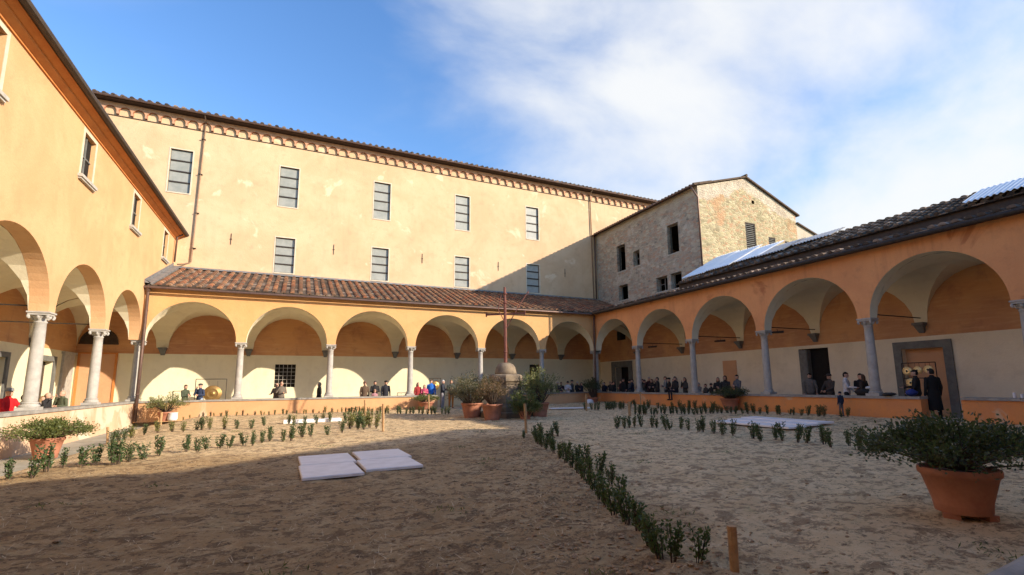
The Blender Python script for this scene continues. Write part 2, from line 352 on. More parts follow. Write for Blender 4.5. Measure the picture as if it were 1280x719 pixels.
# garden soil, one sheet, finer towards the front
xs = [.9+.13*i for i in range(int((W-1.0)/.13)+1)]; ys = []; y = -31.2
while y < -.1: ys.append(y); y += .07 if y < -19 else .125
g = MB(); vs = []
for y in ys:
    for x in xs:
        h = soil_h(x, y)
        vs.append((x, y, h))
nx = len(xs); g.add(vs, [(j*nx+i, j*nx+i+1, (j+1)*nx+i+1, (j+1)*nx+i) for j in range(len(ys)-1) for i in range(nx-1)])
structure(g, 'garden_soil', 'soil', True)
g = MB(); g.box(F0*-1, 2.4, -31, -.15, -.5, -.285); structure(g, 'paved_path', 'paving')
g = MB(); g.box(-DS, XB, F1-.02, D, -.4, .0); structure(g, 'gallery_floor', 'floor')
g = MB(); g.box(-DS, -F1+.02, -31.2, F1-.03, -.5, -.25); structure(g, 'gallery_floor', 'floor')
g = MB(); g.box(W+F1-.02, XB, -31.2, F1-.03, -.4, -.004); structure(g, 'gallery_floor', 'floor')

# ---- wall helpers
def wall_holes(mb, fn, s0, s1, z0, z1, holes, t, depth=0, mi=0, mr=None):
    S = sorted({s0, s1, *[v for h in holes for v in h[:2]]}); Z = sorted({z0, z1, *[v for h in holes for v in h[2:4]]})
    S = [v for v in S if s0 <= v <= s1]; Z = [v for v in Z if z0 <= v <= z1]
    for a, b in zip(S, S[1:]):
        for c, d in zip(Z, Z[1:]):
            m, n = (a+b)/2, (c+d)/2
            if any(h[0] < m < h[1] and h[2] < n < h[3] for h in holes): continue
            mb.quad(fn(a, t, c), fn(b, t, c), fn(b, t, d), fn(a, t, d), mi)
    if depth:
        for h in holes:
            a, b, c, d = h[0], h[1], max(h[2], z0), min(h[3], z1)
            for p, q in (((a, c), (b, c)), ((b, c), (b, d)), ((b, d), (a, d)), ((a, d), (a, c))):
                mb.quad(fn(p[0], t, p[1]), fn(q[0], t, q[1]), fn(q[0], t+depth, q[1]), fn(p[0], t+depth, p[1]), mi if mr is None else mr)
def facade(mb, fn, cols, ztop, s_end=None):
    n = 28
    for a, b in zip(cols, cols[1:]):
        cl, crr = a+.225, b-.225; cs, h = (cl+crr)/2, (crr-cl)/2
        P = [(cs-h*math.cos(math.pi*i/n), ZS+RISE*math.sin(math.pi*i/n)) for i in range(n+1)]
        for p, q in zip(P, P[1:]):
            for t in (F0, F1): mb.quad(fn(p[0], t, p[1]), fn(q[0], t, q[1]), fn(q[0], t, ztop), fn(p[0], t, ztop))
            mb.quad(fn(p[0], F0, p[1]), fn(q[0], F0, q[1]), fn(q[0], F1, q[1]), fn(p[0], F1, p[1]), 1)
    for i, c in enumerate(cols):
        a = c-.225; b = c+.225
        if i == 0: a = c+F0*0-.33
        if i == 0:
            mb.quad(fn(c, F0, ZS), fn(b, F0, ZS), fn(b, F0, ztop), fn(c, F0, ztop)); a = c-.33
            mb.quad(fn(a, F1, ZS), fn(b, F1, ZS), fn(b, F1, ztop), fn(a, F1, ztop))
            mb.quad(fn(a, F0, ZS), fn(b, F0, ZS), fn(b, F1, ZS), fn(a, F1, ZS), 1)
            continue
        for t in (F0, F1): mb.quad(fn(a, t, ZS), fn(b, t, ZS), fn(b, t, ztop), fn(a, t, ztop))
        mb.quad(fn(a, F0, ZS), fn(b, F0, ZS), fn(b, F1, ZS), fn(a, F1, ZS), 1)
def vault_bay(mb, fn, s0, s1, t0, t1, n=14):
    U = [math.sin(-math.pi/2+math.pi*i/n) for i in range(n+1)]; f = lambda u: RISE*math.sqrt(max(0, 1-u*u))
    sm, sh, tm, th = (s0+s1)/2, (s1-s0)/2, (t0+t1)/2, (t1-t0)/2
    vs = [fn(sm+sh*u, tm+th*v, ZS+max(f(u), f(v))) for v in U for u in U]; b = mb.add(vs, [])
    k = n+1
    for j in range(n):
        for i in range(n):
            a, c, d, e = j*k+i, j*k+i+1, (j+1)*k+i+1, (j+1)*k+i
            uv = (U[i]+U[i+1])*(U[j]+U[j+1])
            for tri in (((a, c, d), (a, d, e)) if uv > 0 else ((a, c, e), (c, d, e))):
                mb.f.append(tuple(b+q for q in tri)); mb.m.append(mb.cur); mb.r.append(0)
def vault_band(mb, fn, s0, s1, t0, t1, n=14):
    U = [math.sin(-math.pi/2+math.pi*i/n) for i in range(n+1)]; f = lambda u: RISE*math.sqrt(max(0, 1-u*u)); tm, th = (t0+t1)/2, (t1-t0)/2
    for u, v in zip(U, U[1:]):
        mb.quad(fn(s0, tm+th*u, ZS+f(u)), fn(s1, tm+th*u, ZS+f(u)), fn(s1, tm+th*v, ZS+f(v)), fn(s0, tm+th*v, ZS+f(v)))
# column pieces, origin at the foot on the parapet
def colmeshes():
    b = MB(); b.box(-.235, .235, -.235, .235, 0, .09); b.lathe([(.225, .09), (.235, .12), (.225, .15), (.195, .165), (.19, .19), (.205, .205), (.2, .225), (.172, .24)], 24)
    s = MB(); s.lathe([(.17, .24)]+[(.168-.028*(i/8)**1.6, .26+i*(2.30/8)) for i in range(9)]+[(.158, 2.575), (.16, 2.60), (.14, 2.615)], 24)
    c = MB(); c.lathe([(.138, 2.615), (.142, 2.66), (.155, 2.70), (.19, 2.745), (.215, 2.775), (.2, 2.79)], 24)
    c.box(-.235, .235, -.235, .235, 2.79, 2.85); c.box(-.262, .262, -.262, .262, 2.85, 2.897)
    for sx in (-1, 1):
        for sy in (-1, 1):      # corner volutes
            c.tube([(sx*.20, sy*.20, 2.685+.0), (sx*.215, sy*.215, 2.73), (sx*.22, sy*.22, 2.79)], [.03, .045, .04], 8)
    for a in (0, 1, 2, 3):
        t = a*math.pi/2; c.tube([(math.cos(t)*.15, math.sin(t)*.15, 2.67), (math.cos(t)*.2, math.sin(t)*.2, 2.73), (math.cos(t)*.23, math.sin(t)*.23, 2.775)], [.04, .045, .02], 8)
    return b.mesh('column_base', 'stone'), s.mesh('column_shaft', 'stone', True), c.mesh('capital', 'stone')
CB, CS, CC = colmeshes()
def column(parent, p):
    L = Vector(p)-BASE[parent.name]
    o = link(CS, 'column', parent, L); o.data.set_sharp_from_angle(angle=R(40)) if False else None
    link(CB, 'column_base', o); link(CC, 'capital', o); return o
cb = MB(); cb.add([(-.2, 0, 0), (.2, 0, 0), (.2, -.34, 0), (-.2, -.34, 0), (-.2, 0, -.1), (.2, 0, -.1), (.2, -.34, -.1), (-.2, -.34, -.1)], ((0, 1, 2, 3), (0, 4, 5, 1), (1, 5, 6, 2), (2, 6, 7, 3), (3, 7, 4, 0)))
cb.add([(-.17, 0, -.1), (.17, 0, -.1), (.17, -.29, -.1), (-.17, -.29, -.1), (-.09, 0, -.42), (.09, 0, -.42), (.09, -.07, -.42), (-.09, -.07, -.42)], ((0, 4, 5, 1), (1, 5, 6, 2), (2, 6, 7, 3), (3, 7, 4, 0), (4, 7, 6, 5)))
CORB = cb.mesh('corbel', 'stone_dark')

def wing(name, label, fn, cols, depth, ztop, rz, m_fac, m_int, m_wall, m_par, gaps, base, holes, floor_z=0, s_first=None, zsplit=3.45, rods=(), par_bottom=-.1, s_min=None):
    T = thing(name, label, 'cloister wing', base)
    mb = MB(); facade(mb, fn, cols, ztop); T['_'] = 0; del T['_']
    part(mb, 'arcade_wall', [m_fac, m_int], T)
    # columns, corbels and tie rods
    for i, c in enumerate(cols):
        if i or s_first: column(T, fn(c, .10, .9))
    for i, c in enumerate(cols):
        o = link(CORB, 'corbel', T, Vector(fn(c, depth+.0, 3.8))-BASE[T.name], rz)
    for c in rods:
        m = MB(); m.tube([fn(c, .2, 3.98), fn(c, depth, 4.0)], .022, 6); part(m, 'tie_rod', 'iron', T)
    # vault
    mb = MB()
    for a, b in zip(cols, cols[1:]): vault_bay(mb, fn, a+.225, b-.225, F1, depth)
    for i, c in enumerate(cols): vault_band(mb, fn, c-.225, c+.225, F1, depth)
    T['vaultmb'] = 0; del T['vaultmb']
    V = mb
    # back wall
    bw = MB(); e = cols[-1]+.3; s0 = s_min if s_min is not None else -DS
    wall_holes(bw, fn, s0, e, -.1, zsplit, holes, depth, .35, 0); wall_holes(bw, fn, s0, e, zsplit, 6.3, [h for h in holes if h[3] > zsplit], depth, .0, 1)
    part(bw, 'back_wall', [m_wall, 'lunette'], T)
    # parapet
    segs = []; s = cols[0]
    for a, b in gaps: segs.append((s, a)); s = b
    segs.append((s, cols[-1]))
    for i, (a, b) in enumerate(segs):
        p = MB(); p.box(a-(.12 if i == 0 else 0), b, F0, F1, par_bottom, .805, fn=fn); po = part(p, 'parapet', m_par, T)
        k = a-(.16 if i == 0 else -.0); nn = max(1, round((b-k)/1.45)); w_ = (b-k)/nn
        for j in range(nn):       # coping stones, butted with a thin joint
            q = MB(); q.box(k+j*w_+.004, k+(j+1)*w_-.004, F0-.05, F1+.05, .808+random.uniform(-.002, .002), .895+random.uniform(-.004, .004), fn=fn); part(q, 'coping_stone', 'coping', po)
    return T, V

# ---- roof tiles (flat pans with half-round covers)
def roof_tiles(T, fn, s0, s1, t0, z0, t1, z1, m_stuff, m_obj, nsingle, cond=None, sp=.42, row=.40, prefer=None, seed=1, lift=0):
    rnd = random.Random(seed); O = Vector(fn(0, 0, 0)); ES = Vector(fn(1, 0, 0))-O; A = Vector(fn(0, t0, z0)); B = Vector(fn(0, t1, z1))
    L = (B-A).length; EB = (B-A)/L; EN = ES.cross(EB)
    if EN.z < 0: EN = -EN
    A = A+EN*lift; rows = int(L/row)+1
    def cover():
        m = MB(); vs = []; n = 5
        for b, ra, h in ((0, .118, .040), (.50, .098, .0)):
            for i in range(n+1):
                t = math.pi*i/n; vs.append((ra*math.cos(t), b, h+ra*.85*math.sin(t)))
        fs = [(i, i+1, n+2+i, n+1+i) for i in range(n)]+[tuple(range(n+1))]
        m.add(vs, fs); return m
    cv = cover(); single = cv.mesh('roof_tile', m_obj); cand = []
    st = MB(); s = s0; c = 0
    while s < s1:
        wob = rnd.uniform(-.012, .012)
        for r in range(rows):
            b = r*row; q = A+EB*b
            x = s+wob+rnd.uniform(-.012, .012)
            P = O+(q-O)+ES*x
            if cond and not cond(P): continue
            bl = min(.46, L-b+.05)
            st.rv = rnd.random()
            pl = [P+ES*-.19+EN*.028, P+ES*.19+EN*.028, P+ES*.19+EB*bl+EN*.004, P+ES*-.19+EB*bl+EN*.004, P+ES*-.19-EN*.01, P+ES*.19-EN*.01]
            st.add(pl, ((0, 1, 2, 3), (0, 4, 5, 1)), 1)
            cand.append((x+sp/2, b+rnd.uniform(-.015, .015), rnd.uniform(-.035, .035), bl))
        s += sp; c += 1
    pr = prefer or (lambda x, b: x)
    cand.sort(key=lambda k: pr(k[0], k[1]))
    for i, (x, b, a, bl) in enumerate(cand):
        P = A+EB*b+ES*x; e1 = (ES*math.cos(a)+EB*math.sin(a)); e2 = (EB*math.cos(a)-ES*math.sin(a))
        if i < nsingle:
            o = bpy.data.objects.new('roof_tile', single); col.objects.link(o); o.parent = T
            mt = Matrix.Identity(4)
            for k_ in range(3): mt[k_][0] = e1[k_]; mt[k_][1] = e2[k_]; mt[k_][2] = EN[k_]; mt[k_][3] = (P-BASE[T.name])[k_]
            o.matrix_local = mt
        else:
            st.rv = rnd.random(); st.add([P+e1*v[0]+e2*min(v[1], bl)+EN*v[2] for v in cv.v], cv.f, 0)
    part(st, 'roof_tiling', [m_stuff, 'tile_dark'], T, rnd=True, stuff=True)  # dark mossy tile on the pans also deepens the gaps between covers

# ================================================================== far wing
BW = (5.78, 6.95, 1.47, 2.90); BD = (23.5, 24.46, -.05, 3.0)
TF, VF = wing('cloister_wing', 'sunlit ochre arcaded cloister wing with red tiled lean-to roof below the tall cream block', far, FC, D, 6.56, 0, 'plaster_far', 'vault', 'cream_wall', 'parapet_far', [(14.75, 17.2)], (W/2, D, 0), [BW, BD], s_first=True, rods=())
VF.cur = 0
vault_bay(VF, far, -DS, -.33, F1, D); vault_band(VF, far, -.33, -.225, F1, D)
vault_bay(VF, far, W+.33, XB, F1, D); vault_band(VF, far, W+.225, W+.33, F1, D)
part(VF, 'vault', 'vault', TF)
column(TF, (W+.10, .10, .9))
ew = MB(); wall_holes(ew, far, W+.3, XB+.3, -.1, 3.45, [], D, 0); wall_holes(ew, far, W+.3, XB+.3, 3.45, 6.3, [], D, 0, 1); part(ew, 'back_wall', ['cream_wall', 'lunette'], TF)
# window with iron grille, dark doorway
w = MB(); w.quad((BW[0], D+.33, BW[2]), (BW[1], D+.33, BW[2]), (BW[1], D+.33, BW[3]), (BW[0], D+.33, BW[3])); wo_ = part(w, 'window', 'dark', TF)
for i in range(1, 5):
    x = BW[0]+(BW[1]-BW[0])*i/5; m = MB(); m.tube([(x, D+.08, BW[2]), (x, D+.08, BW[3])], .012, 5); part(m, 'grille_bar', 'stone', wo_)
for i in range(1, 6):
    z = BW[2]+(BW[3]-BW[2])*i/6; m = MB(); m.tube([(BW[0], D+.10, z), (BW[1], D+.10, z)], .012, 5); part(m, 'grille_bar', 'stone', wo_)
m = MB(); m.box(BD[0], BD[1], D+.30, D+.34, -.05, 3.0); d_ = part(m, 'door', 'wood_dark', TF)
m = MB(); m.box(BD[0]+.1, BD[0]+.16, D+.26, D+.30, 1.0, 1.15); part(m, 'handle', 'iron', d_)
# peach blocked doorway, dark lunette above it, grey stone jamb in the corner
m = MB(); m.box(-3.62, -2.12, D-.05, D, 0, 3.40); pn = part(m, 'blocked_doorway', 'panel_peach', TF)
m = MB(); m.box(-2.12, -2.02, D-.09, D, 0, 3.48); m.box(-3.72, -3.62, D-.09, D, 0, 3.48); m.box(-3.62, -2.12, D-.09, D, 3.40, 3.48); part(m, 'door_frame', 'cornice', pn)
m = MB(); n = 16; pts = [(-2.9+.8*math.cos(math.pi*i/n), D-.03, 4.0+.78*math.sin(math.pi*i/n)) for i in range(n+1)]; m.add(pts, [tuple(range(n+1))]); lu = part(m, 'lunette_recess', 'wood_dark', TF)
m = MB(); m.tube([(p[0], D-.04, p[2]) for p in pts], .05, 6); m.box(-3.75, -2.05, D-.12, D, 3.93, 4.0); part(m, 'lunette_frame', 'wood_dark', lu)
# eave: gutter, soffit, wood
m = MB(); m.box(.12, 25.75, -.50, F0-.002, 6.40, 6.44); part(m, 'soffit', 'wood_dark', TF)
m = MB(); m.tube([(.12, -.56, 6.335), (25.72, -.56, 6.335)], .062, 10); part(m, 'gutter', 'copper', TF)
zfar = lambda y: 6.44+.3715*(y+.5); SLR = .25; zright = lambda x: 6.46+SLR*(x-25.8)
roof_tiles(TF, far, .45, XB-.1, -.52, 6.45, D-.05, zfar(D-.05), 'tile', 'tile_obj', 300, cond=lambda P: P.z > zright(P.x)-.03, seed=3)
m = MB(); m.quad((.1, -.5, 6.43), (26, -.5, 6.43), (XB, D, zfar(D)-.04), (.1, D, zfar(D)-.04)); part(m, 'roof_deck', 'wood_dark', TF)
# lead flashing against the left wing and along the tall wall
m = MB(); m.add([(.125, -.56, 6.55), (.42, -.56, 6.53), (.42, D-.1, 8.64), (.125, D-.1, 8.66), (.125, -.56, 6.72), (.125, D-.1, 8.86), (.42, -.56, 6.46), (.42, D-.1, 8.5)], ((0, 1, 2, 3), (0, 3, 5, 4), (1, 6, 7, 2), (0, 4, 6, 1))); part(m, 'flashing', 'lead', TF)
m = MB(); m.box(.42, XB-.2, D-.32, D-.01, 8.50, 8.56); m.box(.42, XB-.2, D-.06, D-.012, 8.56, 8.66); part(m, 'flashing', 'lead', TF)
# corner downpipes
m = MB(); m.tube([(.26, -.40, 6.30), (.26, -.40, 6.12), (.25, -.33, 5.9), (.25, -.30, 3.0), (.25, -.30, -.05)], .072, 10); dp = part(m, 'downpipe', 'copper', TF, True)
m = MB(); m.lathe([(.06, 0), (.13, .12), (.15, .30)], 12, (.26, -.42, 6.12)); part(m, 'hopper', 'copper', dp)
for z in (1.2, 3.4, 5.2):
    m = MB(); m.lathe([(.085, 0), (.085, .05)], 12, (.25, -.30, z)); part(m, 'bracket', 'copper', dp)
m = MB(); m.tube([(W-.28, -.40, 6.30), (W-.28, -.32, 5.95), (W-.26, -.26, 3.0), (W-.26, -.26, 0)], .07, 10); part(m, 'downpipe', 'copper', TF, True)

# ================================================================== right wing
RH = [(-3.0, -1.25, -.05, 2.72), (12.78, 14.3, -.05, 3.08), (17.45, 18.93, -.05, 2.76), (-2.6, -1.5, 4.85, 5.6)]
TR, VR = wing('cloister_wing', 'shaded orange arcaded cloister wing with dark mossy tiles beside the rubble building', right, RC, DS, 6.56, -math.pi/2, 'plaster_right', 'vault', 'cream_grey', 'parapet_right', [(19.8, 20.92)], (XB, -15, 0), RH, rods=RC[1:6], zsplit=3.24, s_min=-D)
part(VR, 'vault', 'vault', TR)
fx = lambda y0, y1, z0, z1, x0, x1, mb: mb.box(x0, x1, y0, y1, z0, z1)
def doorset(T, x, y0, y1, z1, fwid, leaf_m, frame_m, name='door', inward=1):
    m = MB(); m.box(min(x+.28*inward, x+.33*inward), max(x+.28*inward, x+.33*inward), y0, y1, -.05, z1); d = part(m, name, leaf_m, T)
    if fwid:
        f = MB(); a, b = sorted((x-.07*inward, x-.002*inward))
        f.box(a, b, y0-fwid, y0, -.05, z1+fwid); f.box(a, b, y1, y1+fwid, -.05, z1+fwid); f.box(a, b, y0, y1, z1, z1+fwid); part(f, 'door_frame', frame_m, d)
    return d
d1 = doorset(TR, XB, 1.25, 3.0, 2.72, .45, 'dark', 'stone_dark')  # black panel here paints the unlit opening inside the stone frame
m = MB(); m.box(XB+.05, XB+.1, 2.3, 3.0, 0, 2.7); part(m, 'door_leaf', 'wood_grey', d1)
d2 = doorset(TR, XB, -14.3, -12.78, 3.08, 0, 'dark', None)  # open doorway: its darkness is a black panel behind the leaf
m = MB(); m.box(XB-.02, XB+.28, -13.22, -13.16, 0, 3.02); m.box(XB-.04, XB, -13.18, -12.80, 0, 3.03); part(m, 'door_leaf', 'wood_grey', d2)
d3 = doorset(TR, XB, -18.93, -17.45, 2.76, .30, 'panel_peach', 'stone_dark', 'portal')
m = MB(); m.box(XB-.025, XB-.002, -8.86, -7.86, .9, 2.72); ni = part(m, 'blocked_niche', 'panel_peach', TR)
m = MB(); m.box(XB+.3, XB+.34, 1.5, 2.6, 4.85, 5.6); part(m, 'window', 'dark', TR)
# roof in two tiers
sl = .46
roof_tiles(TR, right, -D, 31, -.5, 6.46, 1.75, 6.46+2.25*SLR, 'tile_dark', 'tile_dark_obj', 160, cond=lambda P: P.z > zfar(P.y)-.03 or P.y < 0, seed=5, prefer=lambda x, b: (b > .2)*100+abs(x-20), sp=.34)
roof_tiles(TR, right, -D, 6.75, 1.75, 6.46+2.25*SLR, 3.8, 6.46+4.3*SLR, 'tile_dark', 'tile_dark_obj', 0, cond=lambda P: P.z > zfar(P.y)-.03 or P.y < 0, seed=15, sp=.34)
roof_tiles(TR, right, 6.85, 31, 1.62, 7.46, 3.95, 7.46+2.33*sl, 'tile_dark', 'tile_dark_obj', 60, seed=6, prefer=lambda x, b: (b > .2)*100+abs(x-22), sp=.34)
m = MB(); m.quad(right(-D, -.5, 6.44), right(31, -.5, 6.44), right(31, 1.8, 6.44+2.3*SLR), right(-D, 1.8, 6.44+2.3*SLR)); m.quad(right(-D, 1.8, 6.44+2.3*SLR), right(6.8, 1.8, 6.44+2.3*SLR), right(6.8, DS, 6.44+4.35*SLR), right(-D, DS, 6.44+4.35*SLR))
m.quad(right(6.8, 1.62, 7.42), right(31, 1.62, 7.42), right(31, 3.95, 7.42+2.33*sl), right(6.8, 3.95, 7.42+2.33*sl)); m.quad(right(6.8, 1.75, 6.9), right(31, 1.75, 6.9), right(31, 1.75, 7.46), right(6.8, 1.75, 7.46)); m.add([right(6.8, 1.75, 6.9), right(6.8, 3.95, 6.9), right(6.8, 3.95, 8.48), right(6.8, 1.75, 7.46)], ((0, 1, 2, 3),))
m.quad(right(6.85, 3.95, 8.49), right(31, 3.95, 8.49), right(31, 10, 6.0), right(6.85, 10, 6.0)); part(m, 'roof_deck', 'wood_dark', TR)
m = MB(); m.box(W-.5, W+F0-.002, -31, -.5, 6.36, 6.42); part(m, 'soffit', 'wood_dark', TR)
m = MB(); m.tube([(W-.55, -31, 6.36), (W-.55, -.45, 6.36)], .085, 8); part(m, 'gutter', 'iron', TR)
for c, t_ in ((RC[3], 1.0), (RC[1], 1.3), (RC[2], 2.2)):      # lamps fixed to the tie rods
    m = MB(); m.tube([right(c+.02, t_, 3.93), right(c+.05, t_, 3.80)], .012, 6); m.tube([right(c-.28, t_-.1, 3.77), right(c+.28, t_+.1, 3.77)], [.05, .06], 8); part(m, 'spotlight', 'iron', TR)
def corrugated(name, s0, s1, t0, z0, t1, z1, mt, T, per=.17, amp=.028):
    m = MB(); n = int((s1-s0)/per*6); vs = []
    for k in (0, 1):
        for i in range(n+1):
            s = s0+(s1-s0)*i/n; wv = amp*math.cos(2*math.pi*(s-s0)/per)
            for t, z in ((t0, z0), (t1, z1)): vs.append(right(s, t, z+wv-.012*k))
    fs = [(2*i, 2*i+1, 2*i+3, 2*i+2) for i in range(n)]; o = 2*(n+1); fs += [(o+2*i, o+2*i+2, o+2*i+3, o+2*i+1) for i in range(n)]
    fs += [(2*i, 2*i+2, o+2*i+2, o+2*i) for i in range(n)]
    m.add(vs, fs); return part(m, name, mt, T)
corrugated('corrugated_sheet', 6.80, 8.6, 2.0, 7.88, 5.2, 9.60, 'sheet', TR); corrugated('corrugated_sheet', 8.55, 10.4, 2.1, 7.95, 5.0, 9.46, 'sheet', TR); corrugated('corrugated_sheet', 10.35, 12.0, 2.5, 8.12, 4.7, 9.22, 'sheet', TR)
corrugated('corrugated_sheet', 11.9, 13.6, 2.3, 8.02, 4.1, 8.84, 'sheet_grey', TR); corrugated('corrugated_sheet', 13.6, 15.6, 2.9, 8.27, 4.1, 8.80, 'sheet_grey', TR)
corrugated('corrugated_sheet', 21.1, 26.5, 1.45, 7.62, 3.2, 8.47, 'sheet', TR)

# ================================================================== left wing, two storeys
LH = [(1.9, 3.1, -.05, 2.82), (-2.5, -1.25, -.05, 2.85)]
TL, VL = wing('cloister_wing', 'two-storey apricot cloister wing with orange moulded cornice and small upper windows', left, LC, DS, 6.5, math.pi/2, 'plaster_left', 'plaster_left', 'cream_wall', 'parapet_left', [], (-DS, -12, 0), LH, rods=LC[1:4], par_bottom=-.5, s_min=-D)
part(VL, 'vault', 'vault', TL)
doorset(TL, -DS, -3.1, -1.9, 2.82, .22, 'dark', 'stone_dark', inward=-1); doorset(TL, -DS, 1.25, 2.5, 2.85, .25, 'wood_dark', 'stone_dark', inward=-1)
m = MB(); m.box(-DS, -DS+.10, 3.45, 4.75, 0, 3.30); m.box(-DS, -DS+.16, 3.35, 4.85, 3.30, 3.42); part(m, 'stone_pier', 'stone', TL)
LW = [(8.08, 9.06), (2.45, 3.43), (-3.12, -2.2), (14.06, 15.02), (19.7, 20.7)]
m = MB(); wall_holes(m, left, -D, 31.2, 6.5, 10.45, [(a, b, 8.56, 10.02) for a, b in LW], F0, .15); part(m, 'upper_wall', 'plaster_left', TL)
for a, b in LW:
    f = MB()
    for q in ((a-.13, a, 8.50, 10.15), (b, b+.13, 8.50, 10.15), (a, b, 10.02, 10.15)): f.box(q[0], q[1], F0-.012, F0-.001, q[2], q[3], fn=left)
    fo = part(f, 'window', 'frame_white', TL)
    s_ = MB(); s_.box(a-.2, b+.2, F0-.13, F0+.05, 8.40, 8.50, fn=left); s_.box(a-.16, b+.16, F0-.09, F0-.001, 8.34, 8.40, fn=left); part(s_, 'sill', 'sill', fo)
    mid = (a+b)/2
    for k, (p, q) in enumerate(((a, mid-.03), (mid+.03, b))):
        s_ = MB(); s_.box(p+.02, q-.02, F0+.12, F0+.14, 8.60, 9.98, fn=left); part(s_, 'pane', 'wood_dark' if k else 'dark', fo)
    s_ = MB(); s_.box(mid-.03, mid+.03, F0+.09, F0+.148, 8.57, 10.01, fn=left); s_.box(a, mid-.03, F0+.09, F0+.148, 9.25, 9.30, fn=left); s_.box(mid+.03, b, F0+.09, F0+.148, 9.25, 9.30, fn=left); part(s_, 'glazing_bar', 'wood_grey', fo)
prof = [(-F0, 10.20), (-F0+.045, 10.20), (-F0+.045, 10.255), (-F0+.07, 10.27), (-F0+.19, 10.36), (-F0+.20, 10.375), (-F0+.20, 10.425), (-F0+.23, 10.43), (-F0+.40, 10.53), (-F0+.40, 10.556), (-F0, 10.558)]
def extrude_y(mb, prof, y0, y1):
    k = len(prof); mb.add([(p[0], y, p[1]) for y in (y0, y1) for p in prof], [(i, (i+1) % k, k+(i+1) % k, k+i) for i in range(k)]+[tuple(range(k)), tuple(range(2*k-1, k-1, -1))])
m = MB(); extrude_y(m, prof, -31.2, D-.01); part(m, 'cornice', 'cornice', TL)
m = MB(); m.box(-.1, .58, -31.2, D-.01, 10.562, 10.60); m.tube([(.64, -31.2, 10.60), (.64, D-.02, 10.60)], .095, 8); part(m, 'gutter', 'gutter_dark', TL)
m = MB(); m.add([(.55, -31.2, 10.61), (.55, D-.01, 10.61), (-4.5, D-.01, 12.3), (-4.5, -31.2, 12.3)], ((0, 1, 2, 3),)); m.add([(-4.5, -31.2, 12.3), (-4.5, D-.01, 12.3), (-9.5, D-.01, 10.6), (-9.5, -31.2, 10.6)], ((0, 1, 2, 3),)); part(m, 'roof_deck', 'wood_dark', TL)
roof_tiles(TL, left, -D+.1, 31, -.50, 10.66, 2.2, 10.63+2.84*.335, 'tile', 'tile_obj', 0, seed=9)
m = MB(); m.box(-9.5, -9.2, -31.2, D-.01, -.4, 10.6); part(m, 'rear_wall', 'plaster_left', TL)
m = MB(); m.tube([(.5, D-.45, 10.5), (.24, D-.5, 10.3), (.22, D-.5, 8.8)], .05, 8); part(m, 'downpipe', 'copper', TL, True)

# ================================================================== made-up near wing, unseen behind the camera, shaped to shade the garden front
TN = thing('cloister_wing', 'made-up plastered wing, unseen, its gabled end shaped to shade the garden front', 'cloister wing', (13, -31.6, 0))
m = MB(); YN = -31.3; hl = [(4+i*4.4, 5.2+i*4.4, 4.6, 6.4) for i in range(5)]
fnn = lambda s, t, z: (s, YN-t, z)
wall_holes(m, fnn, -4, 19.5, -.5, 7.75, hl, 0, .3); wall_holes(m, fnn, 19.5, 44, -.5, 7.75, [], 0)
m.add([(19.5, YN, 7.75), (44, YN, 7.75), (32, YN, 10.75)], ((0, 1, 2),)); part(m, 'wall', 'plaster_left', TN)
for a, b, c, d in hl:
    m = MB(); m.box(a, b, YN-.32, YN-.28, c, d); part(m, 'window', 'shutter', TN)
m = MB(); m.add([(-4, YN+.3, 7.72), (19.5, YN+.3, 7.72), (19.5, YN-7, 10.0), (-4, YN-7, 10.0)], ((0, 1, 2, 3),)); m.add([(19.2, YN+.15, 7.7), (32, YN+.15, 10.85), (32, YN-12, 10.85), (19.2, YN-12, 7.7)], ((0, 1, 2, 3),)); m.add([(32, YN+.15, 10.85), (44.3, YN+.15, 7.7), (44.3, YN-12, 7.7), (32, YN-12, 10.85)], ((0, 1, 2, 3),)); part(m, 'roof', 'tile_dark_obj', TN)
# ================================================================== tall block behind the far wing
TB = thing('monastery_block', 'tall cream plastered block with arched brick frieze under its eave', 'building', (14, D+6, 0))
WX = [-.59, 5.355, 11.35, 17.36, 23.36]; WW = 1.13
holes = [(x, x+WW, 13.21, 15.94) for x in WX]+[(x, x+WW, 8.77, 11.09) for x in WX[1:]]
m = MB(); wall_holes(m, far, -12, 42, 6.0, 18.2, holes, D, .20); wall_holes(m, far, -12, -DS, -.5, 6.0, [], D+.01, 0); m.box(-12, 42, D+12, D+12.3, -.4, 18.2); m.box(-12, -11.7, D, D+12, -.4, 18.2); m.box(41.7, 42, D, D+12, -.4, 18.2); part(m, 'wall', 'plaster_upper', TB)
for a, b, c, d in holes:
    f = MB(); y0 = D-.015
    f.box(a-.07, a, y0, D-.001, c-.07, d+.07); f.box(b, b+.07, y0, D-.001, c-.07, d+.07); f.box(a, b, y0, D-.001, d, d+.07); f.box(a, b, y0-.02, D-.001, c-.07, c)
    fo = part(f, 'window', 'frame_white', TB); n = 4; h = (d-c)/n
    for i in range(n):
        p = MB(); tl = random.uniform(-.012, .012); p.add([(a+.03, D+.12+tl, c+i*h+.04), (b-.03, D+.12-tl, c+i*h+.04), (b-.03, D+.12-tl, c+(i+1)*h-.04), (a+.03, D+.12+tl, c+(i+1)*h-.04)], ((0, 1, 2, 3),)); part(p, 'pane', 'shutter', fo)
    for i in range(n+1):
        p = MB(); z = c+i*h; p.box(a+.002, b-.002, D+.075, D+.14, max(c+.001, z-.04), min(d-.001, z+.04)); part(p, 'glazing_bar', 'iron', fo)
    p = MB(); p.box(a, a+.03, D+.08, D+.15, c, d); p.box(b-.03, b, D+.08, D+.15, c, d); p.box(a, b, D+.15, D+.19, c, d); part(p, 'casement', 'wood_grey', fo)
